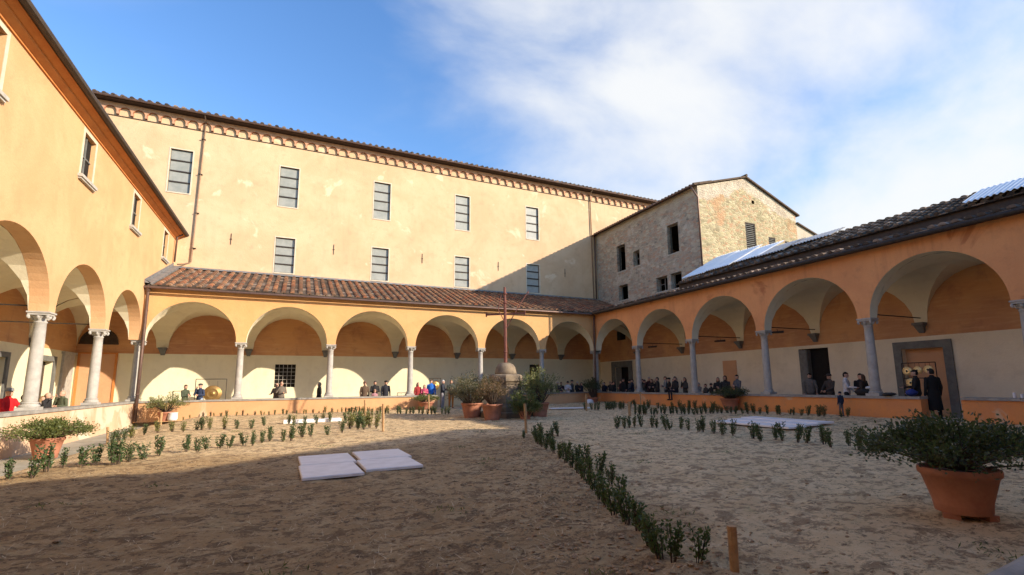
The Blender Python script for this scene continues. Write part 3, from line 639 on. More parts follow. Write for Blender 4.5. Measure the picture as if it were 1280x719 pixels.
# blind-arch frieze: one mesh shared by every arch
SPC = .673; fr = MB(); n = 12; zb = 17.42-17.42; zt = .72; sp_ = .20; rr = .275
P = [(-rr*math.cos(math.pi*i/n), sp_+rr*math.sin(math.pi*i/n)) for i in range(n+1)]; hw = SPC/2
for p, q in zip(P, P[1:]):
    fr.quad((p[0], 0, p[1]), (q[0], 0, q[1]), (q[0], 0, zt), (p[0], 0, zt), 0); fr.quad((p[0], 0, p[1]), (q[0], 0, q[1]), (q[0], .11, q[1]), (p[0], .11, p[1]), 1)
    k = 1.06; p2 = (p[0]*k, sp_+(p[1]-sp_)*k); q2 = (q[0]*k, sp_+(q[1]-sp_)*k)
    fr.quad((p[0], -.012, p[1]), (q[0], -.012, q[1]), (q2[0], -.012, q2[1]), (p2[0], -.012, p2[1]), 1); fr.quad((p2[0], -.012, p2[1]), (q2[0], -.012, q2[1]), (q2[0], 0, q2[1]), (p2[0], 0, p2[1]), 1)
for sx in (-1, 1):
    a, b = sorted((sx*hw, sx*rr)); fr.quad((a, 0, sp_), (b, 0, sp_), (b, 0, zt), (a, 0, zt), 0); fr.quad((sx*rr, 0, .05), (sx*rr, .11, .05), (sx*rr, .11, sp_), (sx*rr, 0, sp_), 1)
    fr.quad((a, 0, .05), (b, 0, .05), (b, 0, sp_), (a, 0, sp_), 0); fr.quad((a, 0, .05), (b, 0, .05), (b, .11, 0), (a, .11, 0), 1)
FR = fr.mesh('frieze_arch', ['frieze', 'frieze_brick'])
x = -3.61-SPC*5
while x < 36.5:
    link(FR, 'frieze_arch', TB, Vector((x, D-.11, 17.44))-BASE[TB.name]); x += SPC
m = MB(); m.box(-8, 38, D-.045, D-.001, 17.37, 17.41); part(m, 'string_course', 'wood_dark', TB)
m = MB(); m.box(-12, 42, D-.55, D-.001, 18.182, 18.24); part(m, 'soffit', 'wood_dark', TB)
m = MB(); m.add([(-12.3, D-.62, 18.26), (42, D-.62, 18.26), (42, D+6, 20.6), (-12.3, D+6, 20.6)], ((0, 1, 2, 3),)); m.add([(-12.3, D+6, 20.6), (42, D+6, 20.6), (42, D+12.6, 18.2), (-12.3, D+12.6, 18.2)], ((0, 1, 2, 3),)); part(m, 'roof_deck', 'wood_dark', TB)
roof_tiles(TB, far, -12, 41.8, -.66+D, 18.29, 1.2+D, 18.29+1.86*.353, 'tile_dark', 'tile_dark_obj', 0, seed=12)
m = MB(); m.tube([(-12, D-.66, 18.235), (42, D-.66, 18.235)], .06, 8); part(m, 'gutter', 'copper', TB)
def pipe(T, pts, r, name='downpipe', mt='copper'):
    m = MB(); m.tube(pts, r, 10); return part(m, name, mt, T, True)
p_ = pipe(TB, [(1.07, D-.6, 18.2), (1.07, D-.25, 18.0), (1.06, D-.09, 17.9), (.95, D-.09, 8.95), (.62, D-.2, 8.78), (.3, D-.22, 8.72)], .038, mt='pipe_light')
for z in (16.8, 14.5, 12, 9.8):
    b = MB(); b.box(.93, 1.13, D-.15, D-.002, z, z+.04); part(b, 'bracket', 'iron', p_)
pipe(TB, [(29.55, D-.6, 18.2), (29.55, D-.2, 17.95), (29.6, D-.09, 17.8), (29.68, D-.09, 8.6)], .045, mt='pipe_light'); pipe(TB, [(29.95, D-.09, 14.3), (29.95, D-.09, 8.6)], .06)
for x in (2.9, 8.86, 14.88, 20.88, 26.9):
    b = MB(); b.box(x-.013, x+.013, D-.04, D-.01, 10.3, 11.0); b.box(x-.05, x+.05, D-.05, D-.012, 10.62, 10.66); part(b, 'wall_anchor', 'iron', TB)

# ================================================================== rubble building with the gable
TG = thing('rubble_building', 'gabled rubble and brick building with dark unglazed windows rising behind the dark mossy roof', 'building', (35, -1, 0)); YG = -6.77
gl = [(-2.2, -1.1, 10.37, 12.52), (-.13, .66, 10.37, 11.56), (3.72, 4.82, 10.35, 12.44), (-2.15, -.95, 8.0, 9.22), (2.36, 3.5, 7.9, 8.95), (3.85, 4.89, 7.86, 8.95)]
lf = lambda s, t, z: (XB+t, -s, z)
m = MB(); wall_holes(m, lf, -D, -YG, 6.3, 14.35, gl, 0, .45); w1_ = part(m, 'side_wall', 'rubble', TG)
gf = lambda s, t, z: (s, YG+t, z)
gh = [(34.4, 35.4, 10.35, 12.4), (36.68, 37.4, 10.62, 11.62), (38.4, 38.87, 11.1, 11.52), (35.25, 35.5, 13.85, 14.1)]
m2 = MB(); wall_holes(m2, gf, XB, 39.86, 6.3, 12.9, gh[:3], 0, .4)
apx, apz = 34.73, 15.62; zl, zr_ = 14.30, 13.66
hx0, hx1, hz0, hz1 = gh[3]
def gz(x): return zl+(apz-zl)*(x-XB)/(apx-XB) if x < apx else apz+(zr_-apz)*(x-apx)/(39.86-apx)
for a, b in zip([XB, apx, hx0, hx1], [apx, hx0, hx1, 39.86]):
    if a == hx0:
        m2.quad((a, YG, 12.9), (b, YG, 12.9), (b, YG, hz0), (a, YG, hz0)); m2.quad((a, YG, hz1), (b, YG, hz1), (b, YG, gz(b)), (a, YG, gz(a)))
    else: m2.quad((a, YG, 12.9), (b, YG, 12.9), (b, YG, gz(b)), (a, YG, gz(a)))
part(m2, 'gable_wall', 'rubble_warm', TG)
m = MB(); m.quad((39.86, YG+.02, 6), (46.5, YG+.02, 6), (46.5, YG+.02, 11.0), (39.86, YG+.02, 13.05)); m.box(39.7, 39.86, YG+.03, D, 6, 13.6); m.box(46.3, 46.5, YG+.03, D, 0, 10.9); part(m, 'annexe_wall', 'gable_render', TG)
def slab(mb, a, b, y0, y1, th):
    mb.add([(a[0], y0, a[1]), (b[0], y0, b[1]), (b[0], y1, b[1]), (a[0], y1, a[1]), (a[0], y0, a[1]+th), (b[0], y0, b[1]+th), (b[0], y1, b[1]+th), (a[0], y1, a[1]+th)], ((0, 3, 2, 1), (4, 5, 6, 7), (0, 1, 5, 4), (1, 2, 6, 5), (2, 3, 7, 6), (3, 0, 4, 7)))
m = MB(); slab(m, (XB-.38, zl-.11+.03), (apx, apz+.03), YG-.16, D-.02, .11); slab(m, (apx, apz+.03), (40.12, zr_-.10+.03), YG-.16, D-.02, .11); slab(m, (39.9, 13.02), (46.8, 10.95), YG-.12, D, .10); part(m, 'roof', 'tile_dark', TG)
m = MB(); yy = YG-.1
while yy < D-.1: m.tube([(XB-.46, yy, zl-.02), (XB+1.2, yy, zl+.46)], [.085, .075], 7); yy += .33
m.tube([(apx, YG-.2, apz+.17), (apx, D, apz+.17)], .10, 8); part(m, 'eave_tiling', 'tile_dark', TG, stuff=True)
pipe(TG, [(XB-.44, YG+.1, zl-.12), (XB-.40, YG+.02, zl-.35), (XB-.10, YG-.08, zl-.85), (XB-.08, YG-.08, 8.3)], .055)
m = MB(); m.tube([(XB-.44, YG-.1, zl-.06), (XB-.44, D, zl-.06)], .05, 8); part(m, 'gutter', 'copper', TG)
for i, (a, b, c, d) in enumerate(gl):      # remains of frames in the openings
    f = MB(); f.box(a, a+.07, .30, .36, c, d, fn=lf); f.box(b-.07, b, .30, .36, c, d, fn=lf); f.box(a+.07, b-.07, .30, .36, d-.07, d, fn=lf); fo = part(f, 'window', 'wood_grey', TG)
    if i in (1, 4): p = MB(); p.box((a+b)/2-.03, (a+b)/2+.03, .30, .35, c, d-.07, fn=lf); p.box(a+.07, (a+b)/2-.03, .30, .35, (c+d)/2, (c+d)/2+.05, fn=lf); part(p, 'glazing_bar', 'wood_grey', fo)
    if i in (0, 2): p = MB(); p.add([lf(a+.07, .30, c), lf(a+.30, .02, c), lf(a+.30, .02, d-.1), lf(a+.07, .30, d-.1)], ((0, 1, 2, 3),)); part(p, 'casement', 'wood_grey', fo)
    s_ = MB(); s_.box(a-.1, b+.1, -.03, .08, c-.09, c-.002, fn=lf); part(s_, 'sill', 'sill', fo)
for i, (a, b, c, d) in enumerate(gh[:3]):
    f = MB(); f.box(a, a+.06, .02, .10, c, d, fn=gf); f.box(b-.06, b, .02, .10, c, d, fn=gf); f.box(a+.06, b-.06, .02, .10, d-.06, d, fn=gf); f.box(a+.06, b-.06, .02, .10, c, c+.05, fn=gf); fo = part(f, 'louvre_window' if i < 2 else 'window', 'wood_dark', TG)
    k = int((d-c)/.14)
    for j in range(k):
        z = c+.08+j*(d-c-.12)/k; p = MB(); p.add([gf(a+.06, .01, z), gf(b-.06, .01, z), gf(b-.06, .09, z+.09), gf(a+.06, .09, z+.09)], ((0, 1, 2, 3),)); part(p, 'slat', 'wood_grey', fo)
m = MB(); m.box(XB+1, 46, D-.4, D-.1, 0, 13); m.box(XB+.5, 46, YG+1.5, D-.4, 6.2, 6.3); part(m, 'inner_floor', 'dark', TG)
# ================================================================== garden: slabs, stakes, cross
def block(mb, c, ux, uy, sx, sy, z0, z1, bev=.012):
    ux = Vector(ux).normalized(); uy = Vector((-ux.y, ux.x, 0)) if uy is None else Vector(uy).normalized(); c = Vector(c)
    def ring(k, z): return [c+ux*(a*(sx/2-k))+uy*(b*(sy/2-k))+Vector((0, 0, z)) for a, b in ((-1, -1), (1, -1), (1, 1), (-1, 1))]
    vs = ring(0, z0)+ring(0, z1-bev)+ring(bev, z1); fs = [(3, 2, 1, 0), (8, 9, 10, 11)]
    for k in (0, 4): fs += [(k+i, k+(i+1) % 4, k+4+(i+1) % 4, k+4+i) for i in range(4)]
    mb.add(vs, fs)
def slab_thing(c, ang, sx, sy, z0, th, label, mt='slab', group=None, name='stone_slab'):
    m = MB(); block(m, (0, 0, 0), (1, 0, 0), None, sx, sy, 0, th); o = link(m.mesh(name, mt), name, None, (c[0], c[1], z0), ang); tag(o, label, 'slab', group); return o
slab_thing((7.49, -18.31), R(1.5), .98, 1.28, .012, .05, 'pale grey slab of the pair away from the box hedge, nearer the cross')
slab_thing((7.47, -19.66), R(1.5), .95, 1.33, .010, .05, 'bluish grey slab of the pair away from the box hedge, farther from the cross')
slab_thing((8.57, -18.18), R(1.0), 1.0, 1.26, .014, .05, 'pale grey slab of the pair nearer the box hedge, on the cross side')
slab_thing((8.51, -19.45), R(1.0), .99, 1.20, .012, .05, 'pale grey slab of the pair nearer the box hedge, farther from the cross')
for i, k in enumerate(('beside the shaded parapet', 'in the middle of its group of three', 'beside the row of box plants')):
    slab_thing((22.46-.79*i, -17.35-.06*i), R(-3), .77, 3.1, .10-.03*i, .06, 'broad whitish slab lying on the soil under the shaded wing, '+k, 'white_slab')
slab_thing((7.65, -6.6), R(3), 2.2, .5, .02, .13, 'long white stone block lying between the rows of box plants', 'white_slab')
slab_thing((21.1, -4.9), R(-14), 2.3, .5, .08, .05, 'pale stone strip lying before the shaded parapet', 'white_slab')
slab_thing((17.6, -5.6), R(-10), 1.6, .6, .06, .07, 'pale stone strip lying behind the cross pedestal', 'white_slab')
slab_thing((16.0, -.75), R(0), 2.5, .9, .03, .07, 'stone step before the gap in the sunlit parapet', 'coping', name='stone_step')
slab_thing((26.0, -20.36), R(90), 1.1, .55, .05, .10, 'stone step before the gap in the shaded parapet', 'coping', name='stone_step')
m = MB(); m.tube([(-.5+i*.5, .01*math.sin(i*2.1), .0) for i in range(30)], [.13+.006*math.sin(i*3.3) for i in range(30)], 10); ke = link(m.mesh('stone_kerb', 'coping', True), 'stone_kerb', None, (11.35, -27.22, .0), R(5)); tag(ke, 'rounded grey stone kerb beside the large potted shrub in the shade', 'kerb')
def stake(x, y, h, r, label, lean=(0, 0)):
    z = soil_h(x, y); m = MB(); m.tube([(0, 0, -.12), (lean[0]*.5, lean[1]*.5, h*.5), (lean[0], lean[1], h)], [r*.96, r, r*1.02], 9)
    o = link(m.mesh('wooden_stake', 'wood_stake'), 'wooden_stake', None, (x, y, z)); tag(o, label, 'stake', 'stakes marking out the beds')
stake(9.97, -26.12, .34, .036, 'thick round wooden stake beside the end of the box hedge')
stake(13.28, -15.5, .88, .042, 'wooden stake at the corner of the box hedge before the potted shrubs', (-.03, .02))
stake(9.81, -6.29, .87, .04, 'thin wooden stake behind a bushy clump of box plants', (-.06, 0))
stake(9.59, -12.22, .9, .04, 'pale wooden stake beside a bushy clump of box plants', (-.02, 0))
stake(13.24, -3.96, .92, .04, 'pale wooden stake before the potted plant by the sunlit gap', (-.03, 0))
stake(20.67, -10.95, .64, .06, 'short thick stake at the end of the shaded hedge row')
stake(20.81, -7.13, .9, .05, 'pale wooden stake beside the dark shrub in the corner')
stake(21.6, -10.6, 1.02, .03, 'thin wooden stake standing in the shaded hedge', (.02, 0)); stake(1.45, -8.4, .55, .035, 'thin stake by the path under the sunlit two-storey wing', (-.05, 0)); stake(1.5, -1.6, .55, .05, 'pale stake beside the potted shrub in the sunny corner')

CX, CY = 15.83, -8.0
T = thing('iron_cross', 'tall rusty iron cross standing on the stone pedestal', 'cross', (CX, CY, 2.42))
m = MB(); m.tube([(0, 0, 0), (-.01, 0, 1.8), (-.03, 0, 3.70)], [.085, .078, .062], 8); link(m.mesh('post', 'rust'), 'post', T)
m = MB(); m.box(-.95, .95, -.025, .025, 2.36, 2.44); ar = link(m.mesh('crossbar', 'rust'), 'crossbar', T, (0, 0, 0), R(-38))
for sx in (-1, 1):
    m = MB(); m.box(sx*.95-.03, sx*.95+.03, -.025, .025, 2.30, 2.52); link(m.mesh('bar_end', 'rust'), 'bar_end', ar)
m = MB(); m.tube([(.05, -.05, 1.75), (.55, -.25, 2.7), (1.0, -.4, 3.45)], .022, 6); m.tube([(1.0, -.4, 3.42), (1.05, -.42, 3.55)], [.05, .005], 6); link(m.mesh('lance', 'rust'), 'lance', T)
m = MB(); m.tube([(-.05, -.05, 2.0), (-.35, .05, 2.6), (-.22, .0, 3.3)], .02, 6); link(m.mesh('reed', 'rust'), 'reed', T)
for z in (.55, 2.9, 3.35):
    m = MB(); m.lathe([(.09, 0), (.11, .03), (.09, .07)], 10, (-.01, 0, z)); link(m.mesh('collar', 'rust'), 'collar', T)
T = thing('cross_pedestal', 'weathered stone pedestal with a domed cap amid the potted shrubs', 'pedestal', (CX, CY, 0), R(22.5))
m = MB(); m.lathe([(1.35, -.1), (1.35, .22), (1.30, .25), (1.05, .25), (1.05, .48), (1.0, .5), (.8, .5)], 8); link(m.mesh('steps', 'pedestal'), 'steps', T)
m = MB(); m.lathe([(.80, .5), (.74, .62), (.72, 1.45), (.80, 1.58)], 8); link(m.mesh('shaft', 'pedestal'), 'shaft', T)
m = MB(); m.lathe([(.72, 1.58), (.79, 1.63), (.79, 1.84), (.74, 1.92), (.55, 1.96)], 8); link(m.mesh('cornice', 'pedestal'), 'cornice', T)
m = MB(); m.lathe([(.52, 1.95), (.51, 2.05), (.45, 2.28), (.36, 2.41), (.2, 2.49), (.0, 2.50)], 20); link(m.mesh('domed_cap', 'pedestal', True), 'domed_cap', T)

# ================================================================== plants
def leaf(mb, p, d, up, L, wd, rv):
    d = d.normalized(); s = d.cross(up); s = s.normalized() if s.length > 1e-4 else Vector((1, 0, 0)); n = s.cross(d)
    mb.rv = rv; mb.add([p, p+d*L*.5+s*wd-n*L*.05, p+d*L, p+d*L*.5-s*wd-n*L*.05], ((0, 1, 2), (0, 2, 3)))
def rdir(rn, lo=-1, hi=1):
    z = rn.uniform(lo, hi); a = rn.uniform(0, 2*math.pi); k = math.sqrt(max(0, 1-z*z)); return Vector((k*math.cos(a), k*math.sin(a), z))
def shrub_mesh(name, seed, leafm, rx, h, z0, nst, nlf, L, wd, shape='dome', droop=0, core=None):
    """stems and small leaves in clumps; returns (stem mesh, foliage mesh)"""
    rn = random.Random(seed); st = MB(); lf_ = MB(); tips = []
    for i in range(nst):
        a = rn.uniform(0, 2*math.pi); k = math.sqrt(rn.random())
        if shape == 'wide': e = Vector((math.cos(a)*rx*k*1.02, math.sin(a)*rx*k*1.02, z0+h*(.42+.58*(1-k*k)*rn.uniform(.6, 1)) - droop*k*k*h*rn.random()))
        elif shape == 'airy': e = Vector((math.cos(a)*rx*k, math.sin(a)*rx*k, z0+h*rn.uniform(.35, 1.0)*(1-.35*k)))
        elif shape == 'upright': e = Vector((math.cos(a)*rx*k, math.sin(a)*rx*k, z0+h*rn.uniform(.55, 1.0)*(1-.25*k)))
        else: e = Vector((math.cos(a)*rx*k, math.sin(a)*rx*k, z0+h*rn.uniform(.5, 1)*(1-.45*k*k)))
        b = Vector((math.cos(a)*rx*.08, math.sin(a)*rx*.08, z0-.03)); mid = b.lerp(e, .5)+Vector((0, 0, h*.13))+rdir(rn)*rx*.08
        st.tube([b, mid, e], [.012+.004*h, .008, .003], 5); tips.append((b, mid, e))
    per = max(1, nlf//nst)
    for b, mid, e in tips:
        tint = rn.random()
        for j in range(per):
            t = 1-abs(rn.gauss(0, .28)); t = max(.15, min(1.05, t)); p = b.lerp(mid, t*2) if t < .5 else mid.lerp(e, t*2-1)
            p = p+rdir(rn)*rx*rn.uniform(.02, .17); d = rdir(rn, -.3, 1)+(e-mid).normalized()*.6
            leaf(lf_, p, d, rdir(rn), L*rn.uniform(.6, 1.25), wd*rn.uniform(.7, 1.2), max(0, min(1, .55*tint+.45*rn.random())))
    return st.mesh(name+'_stems', 'stem'), lf_.mesh(name+'_foliage', leafm, rnd=True)
# box plants: a few shared meshes, each an individual in the garden
BOXM = []
for i in range(8):
    rn = random.Random(100+i); mb = MB(); h = .30+.03*(i % 3); lm = ['leaf_box']*5+['leaf_box_yellow', 'leaf_box_brown', 'leaf_box']
    for k in range(6 + i % 3):
        a = rn.uniform(0, 6.28); e = Vector((math.cos(a)*.085*rn.random()**.5, math.sin(a)*.085*rn.random()**.5, h*rn.uniform(.75, 1.08))); b = Vector((e.x*.25, e.y*.25, -.03)); tint = rn.random()*.5
        mb.cur = 1; mb.tube([b, e*.6, e], [.006, .004, .002], 4)
        mb.cur = 0
        for j in range(34):
            t = .22+.80*rn.random(); p = b.lerp(e, t)+rdir(rn)*.022; leaf(mb, p, rdir(rn, -.1, 1)+Vector((0, 0, .5)), rdir(rn), .042*rn.uniform(.7, 1.2), .011*rn.uniform(.8, 1.3), min(1, tint+.6*rn.random()))
    BOXM.append(mb.mesh('box_plant', [lm[i], 'stem'], rnd=True))
def boxrow(pts, label, group, sc=(.9, 1.2), zoff=0, kinds=(0, 1, 2, 3, 4, 7), seed=1, jit=0):
    rn = random.Random(seed)
    for x, y in pts:
        if jit and rn.random() < .06: continue
        x += rn.uniform(-jit, jit); y += rn.uniform(-jit, jit)
        o = link(BOXM[rn.choice(kinds)], 'box_plant', None, (x, y, soil_h(x, y)+zoff-.005), rn.uniform(0, 6.28), 1); s = rn.uniform(*sc); o.scale = (s*rn.uniform(.95, 1.25), s*rn.uniform(.95, 1.25), s); o.rotation_euler[0] = rn.uniform(-.12, .12); o.rotation_euler[1] = rn.uniform(-.12, .12); tag(o, label, 'box plant', group)
A_ = [(2.47, -17.38), (2.86, -17.6), (2.87, -17.08), (2.95, -16.65), (3.28, -16.74), (3.42, -16.61), (3.72, -16.68), (3.78, -16.6), (3.85, -16.19), (4.05, -15.93), (4.23, -15.64), (4.66, -15.17), (4.88, -15.14), (5.01, -14.74), (5.24, -14.53), (5.46, -14.66), (5.74, -14.09), (5.95, -14.4), (6.14, -13.93), (6.32, -13.61), (6.64, -13.81), (6.85, -13.72), (7.15, -12.95), (7.37, -12.83), (7.87, -12.62), (8.32, -12.03)]
B_ = [(1.78, -9.25), (1.88, -9.04), (1.95, -8.82), (2.04, -8.31), (2.34, -8.19), (2.77, -8.46), (3.16, -8.39), (3.51, -8.62), (3.81, -8.12), (3.99, -8.24), (4.25, -8.41), (4.68, -8.33), (5.1, -8.61), (5.54, -8.53), (5.91, -7.58), (6.76, -7.27), (6.93, -7.39), (7.31, -7.18), (7.77, -7.5), (8.02, -6.69), (8.32, -6.89)]
B2 = [(8.83, -8.21), (8.86, -9.95), (8.92, -11.1), (9.11, -11.23), (9.37, -10.68), (9.53, -11.14), (9.21, -7.5), (9.36, -8.57), (9.0, -10.5), (9.3, -10.1), (8.7, -10.8), (9.15, -9.4)]
D_ = [(16.47, -15.71), (16.69, -15.85), (16.99, -15.71), (17.31, -15.56), (17.51, -15.69), (17.6, -16.11), (17.73, -16.19), (17.61, -16.79), (17.71, -16.85), (18.0, -17.04), (18.0, -17.36), (17.7, -18.05), (17.82, -18.12), (17.9, -18.45), (17.77, -18.89), (17.84, -19.18), (17.81, -19.86), (17.53, -20.32), (17.99, -20.4), (17.99, -20.6), (17.98, -21.0), (17.87, -21.3), (18.08, -21.6), (17.54, -22.1), (18.27, -22.06), (17.91, -22.47), (17.8, -22.84)]
F_ = [(12.57, -16.82), (12.82, -16.97), (13.16, -16.72), (13.51, -16.7), (13.66, -16.79), (12.28, -18.25), (12.1, -18.8), (11.92, -19.34), (11.83, -19.84), (11.67, -20.38), (11.43, -21.02), (11.27, -21.51), (11.08, -22.0), (10.94, -22.38), (10.79, -22.77), (10.61, -23.21), (10.41, -23.63), (10.27, -23.96), (10.11, -24.35), (10.04, -24.69), (9.96, -24.96), (9.8, -25.32), (9.66, -25.63), (9.63, -25.82), (9.78, -25.94)]
F2 = [(12.75, -17.4), (12.45, -17.8), (12.55, -18.3), (12.2, -19.1), (12.0, -20.1), (11.75, -20.9), (11.5, -21.6), (11.3, -22.3), (11.1, -22.9), (10.55, -23.9)]
boxrow(A_, 'young box plant in the open row between sunlit and shaded soil', 'front row of young box plants', (.95, 1.3), seed=2)
boxrow(B_, 'young green box plant in the sunlit row by the long white stone', 'middle row of sunlit box plants', (.9, 1.2), kinds=(0, 1, 2, 5, 5, 4), seed=3)
boxrow(B2, 'box plant in the bushy clump around the two pale stakes', 'clump of box plants at the stakes', (1.1, 1.5), kinds=(0, 1, 5, 2, 6), seed=4)
boxrow(D_, 'young box plant in the row running past the broad whitish slabs', 'row of box plants by the broad slabs', (1.0, 1.25), seed=5)
boxrow(F_+F2, 'dark box plant in the dense shaded hedge leading up to the potted shrubs', 'dense shaded box hedge', (.72, 1.12), kinds=(0, 1, 2, 3, 4, 7), seed=6)
boxrow([(2.3+.24*i, -1.0+.06*math.sin(i*1.7)) for i in range(34)], 'small yellowish box plant in the row along the sunlit parapet', 'row along the sunlit parapet', (.4, .95), kinds=(5, 6, 0, 5, 6), seed=7, jit=.09)
boxrow([(9.4+.19*i, -2.2-.125*i+.05*math.sin(i*2.2)) for i in range(25)], 'box plant in the close-set row before the gap in the sunlit parapet', 'close-set row before the sunlit gap', (.85, 1.1), kinds=(0, 1, 5, 2), seed=8, jit=.08)
boxrow([(21.5+.13*i, -5.9-.13*i) for i in range(14)], 'dark box plant in the hedge beside the corner shrub', 'hedge beside the corner shrub', (1.1, 1.4), seed=9, jit=.08)
boxrow([(21.2+.125*i, -10.7-.115*i+.05*math.sin(i*1.9)) for i in range(26)]+[(24.5+.06*i, -13.9-.26*i) for i in range(16)], 'dark box plant in the long hedge along the shaded parapet', 'hedge along the shaded parapet', (.75, 1.3), seed=10, jit=.08)
boxrow([(23.4+.15*i, -6.2-.4*i) for i in range(14)], 'dark box plant in the inner row close to the shaded parapet', 'inner row by the shaded parapet', (1.0, 1.3), seed=11, jit=.08)

def potmesh(rt, h):
    m = MB(); rb = rt*.68
    m.lathe([(rb, 0), (rb*1.02, .02), (rb*1.04, .07), (rb*1.06, .085), (rb*1.05, .10), (rt*.93, h-.09), (rt*.95, h-.085), (rt, h-.07), (rt*1.02, h-.03), (rt, h), (rt*.93, h), (rt*.9, h-.06)], 36); me = m.mesh('pot', 'terracotta', True); me.set_sharp_from_angle(angle=R(50))
    s = MB(); s.lathe([(rt*.91, h-.07), (rt*.5, h-.045), (0, h-.04)], 20); return me, s.mesh('soil', 'potsoil', True)
def potted(loc, rt, h, label, shr, rz=0, foot=0, group=None):
    T = thing('potted_shrub', label, 'potted plant', (loc[0], loc[1], loc[2]), rz, group); a, b = potmesh(rt, h)
    p = link(a, 'pot', T, (0, 0, foot)); link(b, 'soil', p)
    if foot:
        for t in (0, 2.1, 4.2):
            m = MB(); m.box(-.07, .07, -.05, .05, 0, foot); link(m.mesh('pot_foot', 'terracotta'), 'pot_foot', T, (math.cos(t+.9)*rt*.55, math.sin(t+.9)*rt*.55, 0), t)
    k = 1
    for s_, l_ in shr:
        f = link(l_, 'foliage', T, (0, 0, foot)); link(s_, 'stem', f)
    return T
potted((1.12, -11.95, -.27), .35, .52, 'terracotta pot with a spreading sunlit shrub beside the paved path', [shrub_mesh('azalea', 21, 'leaf_azalea', .98, .46, .52, 70, 5200, .062, .016, 'wide', .25)])
potted((13.40, -26.15, .0), .355, .46, 'large terracotta pot with a wide dark shrub in the shade by the stone kerb', [shrub_mesh('azalea', 22, 'leaf_dark', .92, .54, .48, 90, 7500, .052, .013, 'wide', .35)], foot=.07)
potted((14.53, -9.55, .0), .46, .66, 'terracotta pot with a twiggy reddish shrub before the cross pedestal', [shrub_mesh('twiggy', 23, 'leaf_red', .80, 1.35, .62, 90, 3000, .065, .013, 'dome')])
potted((14.25, -7.75, .0), .50, .66, 'terracotta pot with a tall grey-green bush close beside the cross pedestal', [shrub_mesh('bush', 24, 'leaf_grey', 1.25, 1.75, .40, 110, 6500, .085, .019, 'dome'), ])
potted((17.09, -9.0, .0), .44, .64, 'terracotta pot with a tall airy yellow-green shrub near the cross', [shrub_mesh('airy', 25, 'leaf_olive', 1.05, 1.95, .55, 90, 4200, .085, .018, 'airy')])
potted((15.85, -10.05, .0), .30, .36, 'small pot overflowing with bright leaves between the two big terracotta pots', [shrub_mesh('bright', 26, 'leaf_azalea', .85, 1.45, .02, 80, 4200, .075, .02, 'airy', .3)])
potted((1.55, -.95, -.02), .33, .42, 'terracotta pot with an airy olive shrub in the sunny corner by the downpipe', [shrub_mesh('olive', 27, 'leaf_olive', .95, .95, .42, 55, 2300, .075, .016, 'airy')])
potted((13.85, -.85, .08), .46, .46, 'low terracotta pot with a leafy shrub before the sunlit parapet by the gap', [shrub_mesh('azalea', 29, 'leaf_azalea', .75, .45, .44, 50, 1800, .075, .02, 'wide')])
potted((25.75, -12.1, .14), .42, .55, 'terracotta pot with a low dark shrub against the shaded parapet', [shrub_mesh('azalea', 30, 'leaf_dark', .95, .62, .52, 60, 2600, .075, .018, 'dome')])
potted((24.95, -1.5, .1), .38, .45, 'pot with a tall dark shrub in the shaded far corner', [shrub_mesh('dark', 31, 'leaf_dark', .70, 1.5, .4, 50, 2200, .085, .022, 'upright')])
m = MB(); m.lathe([(.17, 0), (.20, .08), (.19, .34), (.21, .36), (.17, .36)], 14); tag(link(m.mesh('bucket', 'white_plastic', True), 'bucket', None, (1.85, -1.15, .0)), 'whitish bucket standing by the pot in the sunny corner', 'bucket')
m = MB(); m.lathe([(.16, 0), (.22, .1), (.2, .28), (.10, .36), (0, .37)], 10); tag(link(m.mesh('plastic_sack', 'white_plastic', True), 'plastic_sack', None, (24.3, -2.1, .1), 0, (1.3, .9, 1)), 'white plastic sack lying beside the dark corner shrub', 'sack')

# loose ground cover
def in_bed(x, y): return 2.0 < x < 25.8 and -30.5 < y < -.6
rn = random.Random(5); mb = MB(); ico = [Vector(v) for v in ((0, 0, 1), (.89, 0, .45), (.28, .85, .45), (-.72, .53, .45), (-.72, -.53, .45), (.28, -.85, .45), (.72, .53, -.2), (-.28, .85, -.2), (-.89, 0, -.2), (-.28, -.85, -.2), (.72, -.53, -.2))]
icf = [(0, 1, 2), (0, 2, 3), (0, 3, 4), (0, 4, 5), (0, 5, 1), (1, 6, 2), (2, 7, 3), (3, 8, 4), (4, 9, 5), (5, 10, 1), (2, 6, 7), (3, 7, 8), (4, 8, 9), (5, 9, 10), (1, 10, 6)]
cnt = 0
while cnt < 6500:
    if rn.random() < .55: y = -26.8+10.5*rn.random()**1.3; x = 9.6+(y+25.8)*.333+rn.gauss(-.25, .75)
    else: x = rn.uniform(2.2, 22); y = -29+22*rn.random()**1.4
    if not in_bed(x, y): continue
    s = .006+.026*rn.random()**3.0; z = soil_h(x, y)+rn.uniform(-.3, .25)*s; a = rn.uniform(0, 6.28); c, sn = math.cos(a), math.sin(a)
    if abs(x-8)<1.3 and -20.4 < y < -17.4: continue
    mb.add([(x+(v.x*c-v.y*sn)*s*rn.uniform(.8, 1.5), y+(v.x*sn+v.y*c)*s*rn.uniform(.7, 1.3), z+v.z*s*rn.uniform(.5, .8)) for v in ico], icf); cnt += 1
o = link(mb.mesh('soil_clods', 'clod'), 'soil_clods'); o['kind'] = 'stuff'; tag(o, 'dark crumbled clods of earth strewn over the garden soil', 'soil')
mb = MB(); cnt = 0
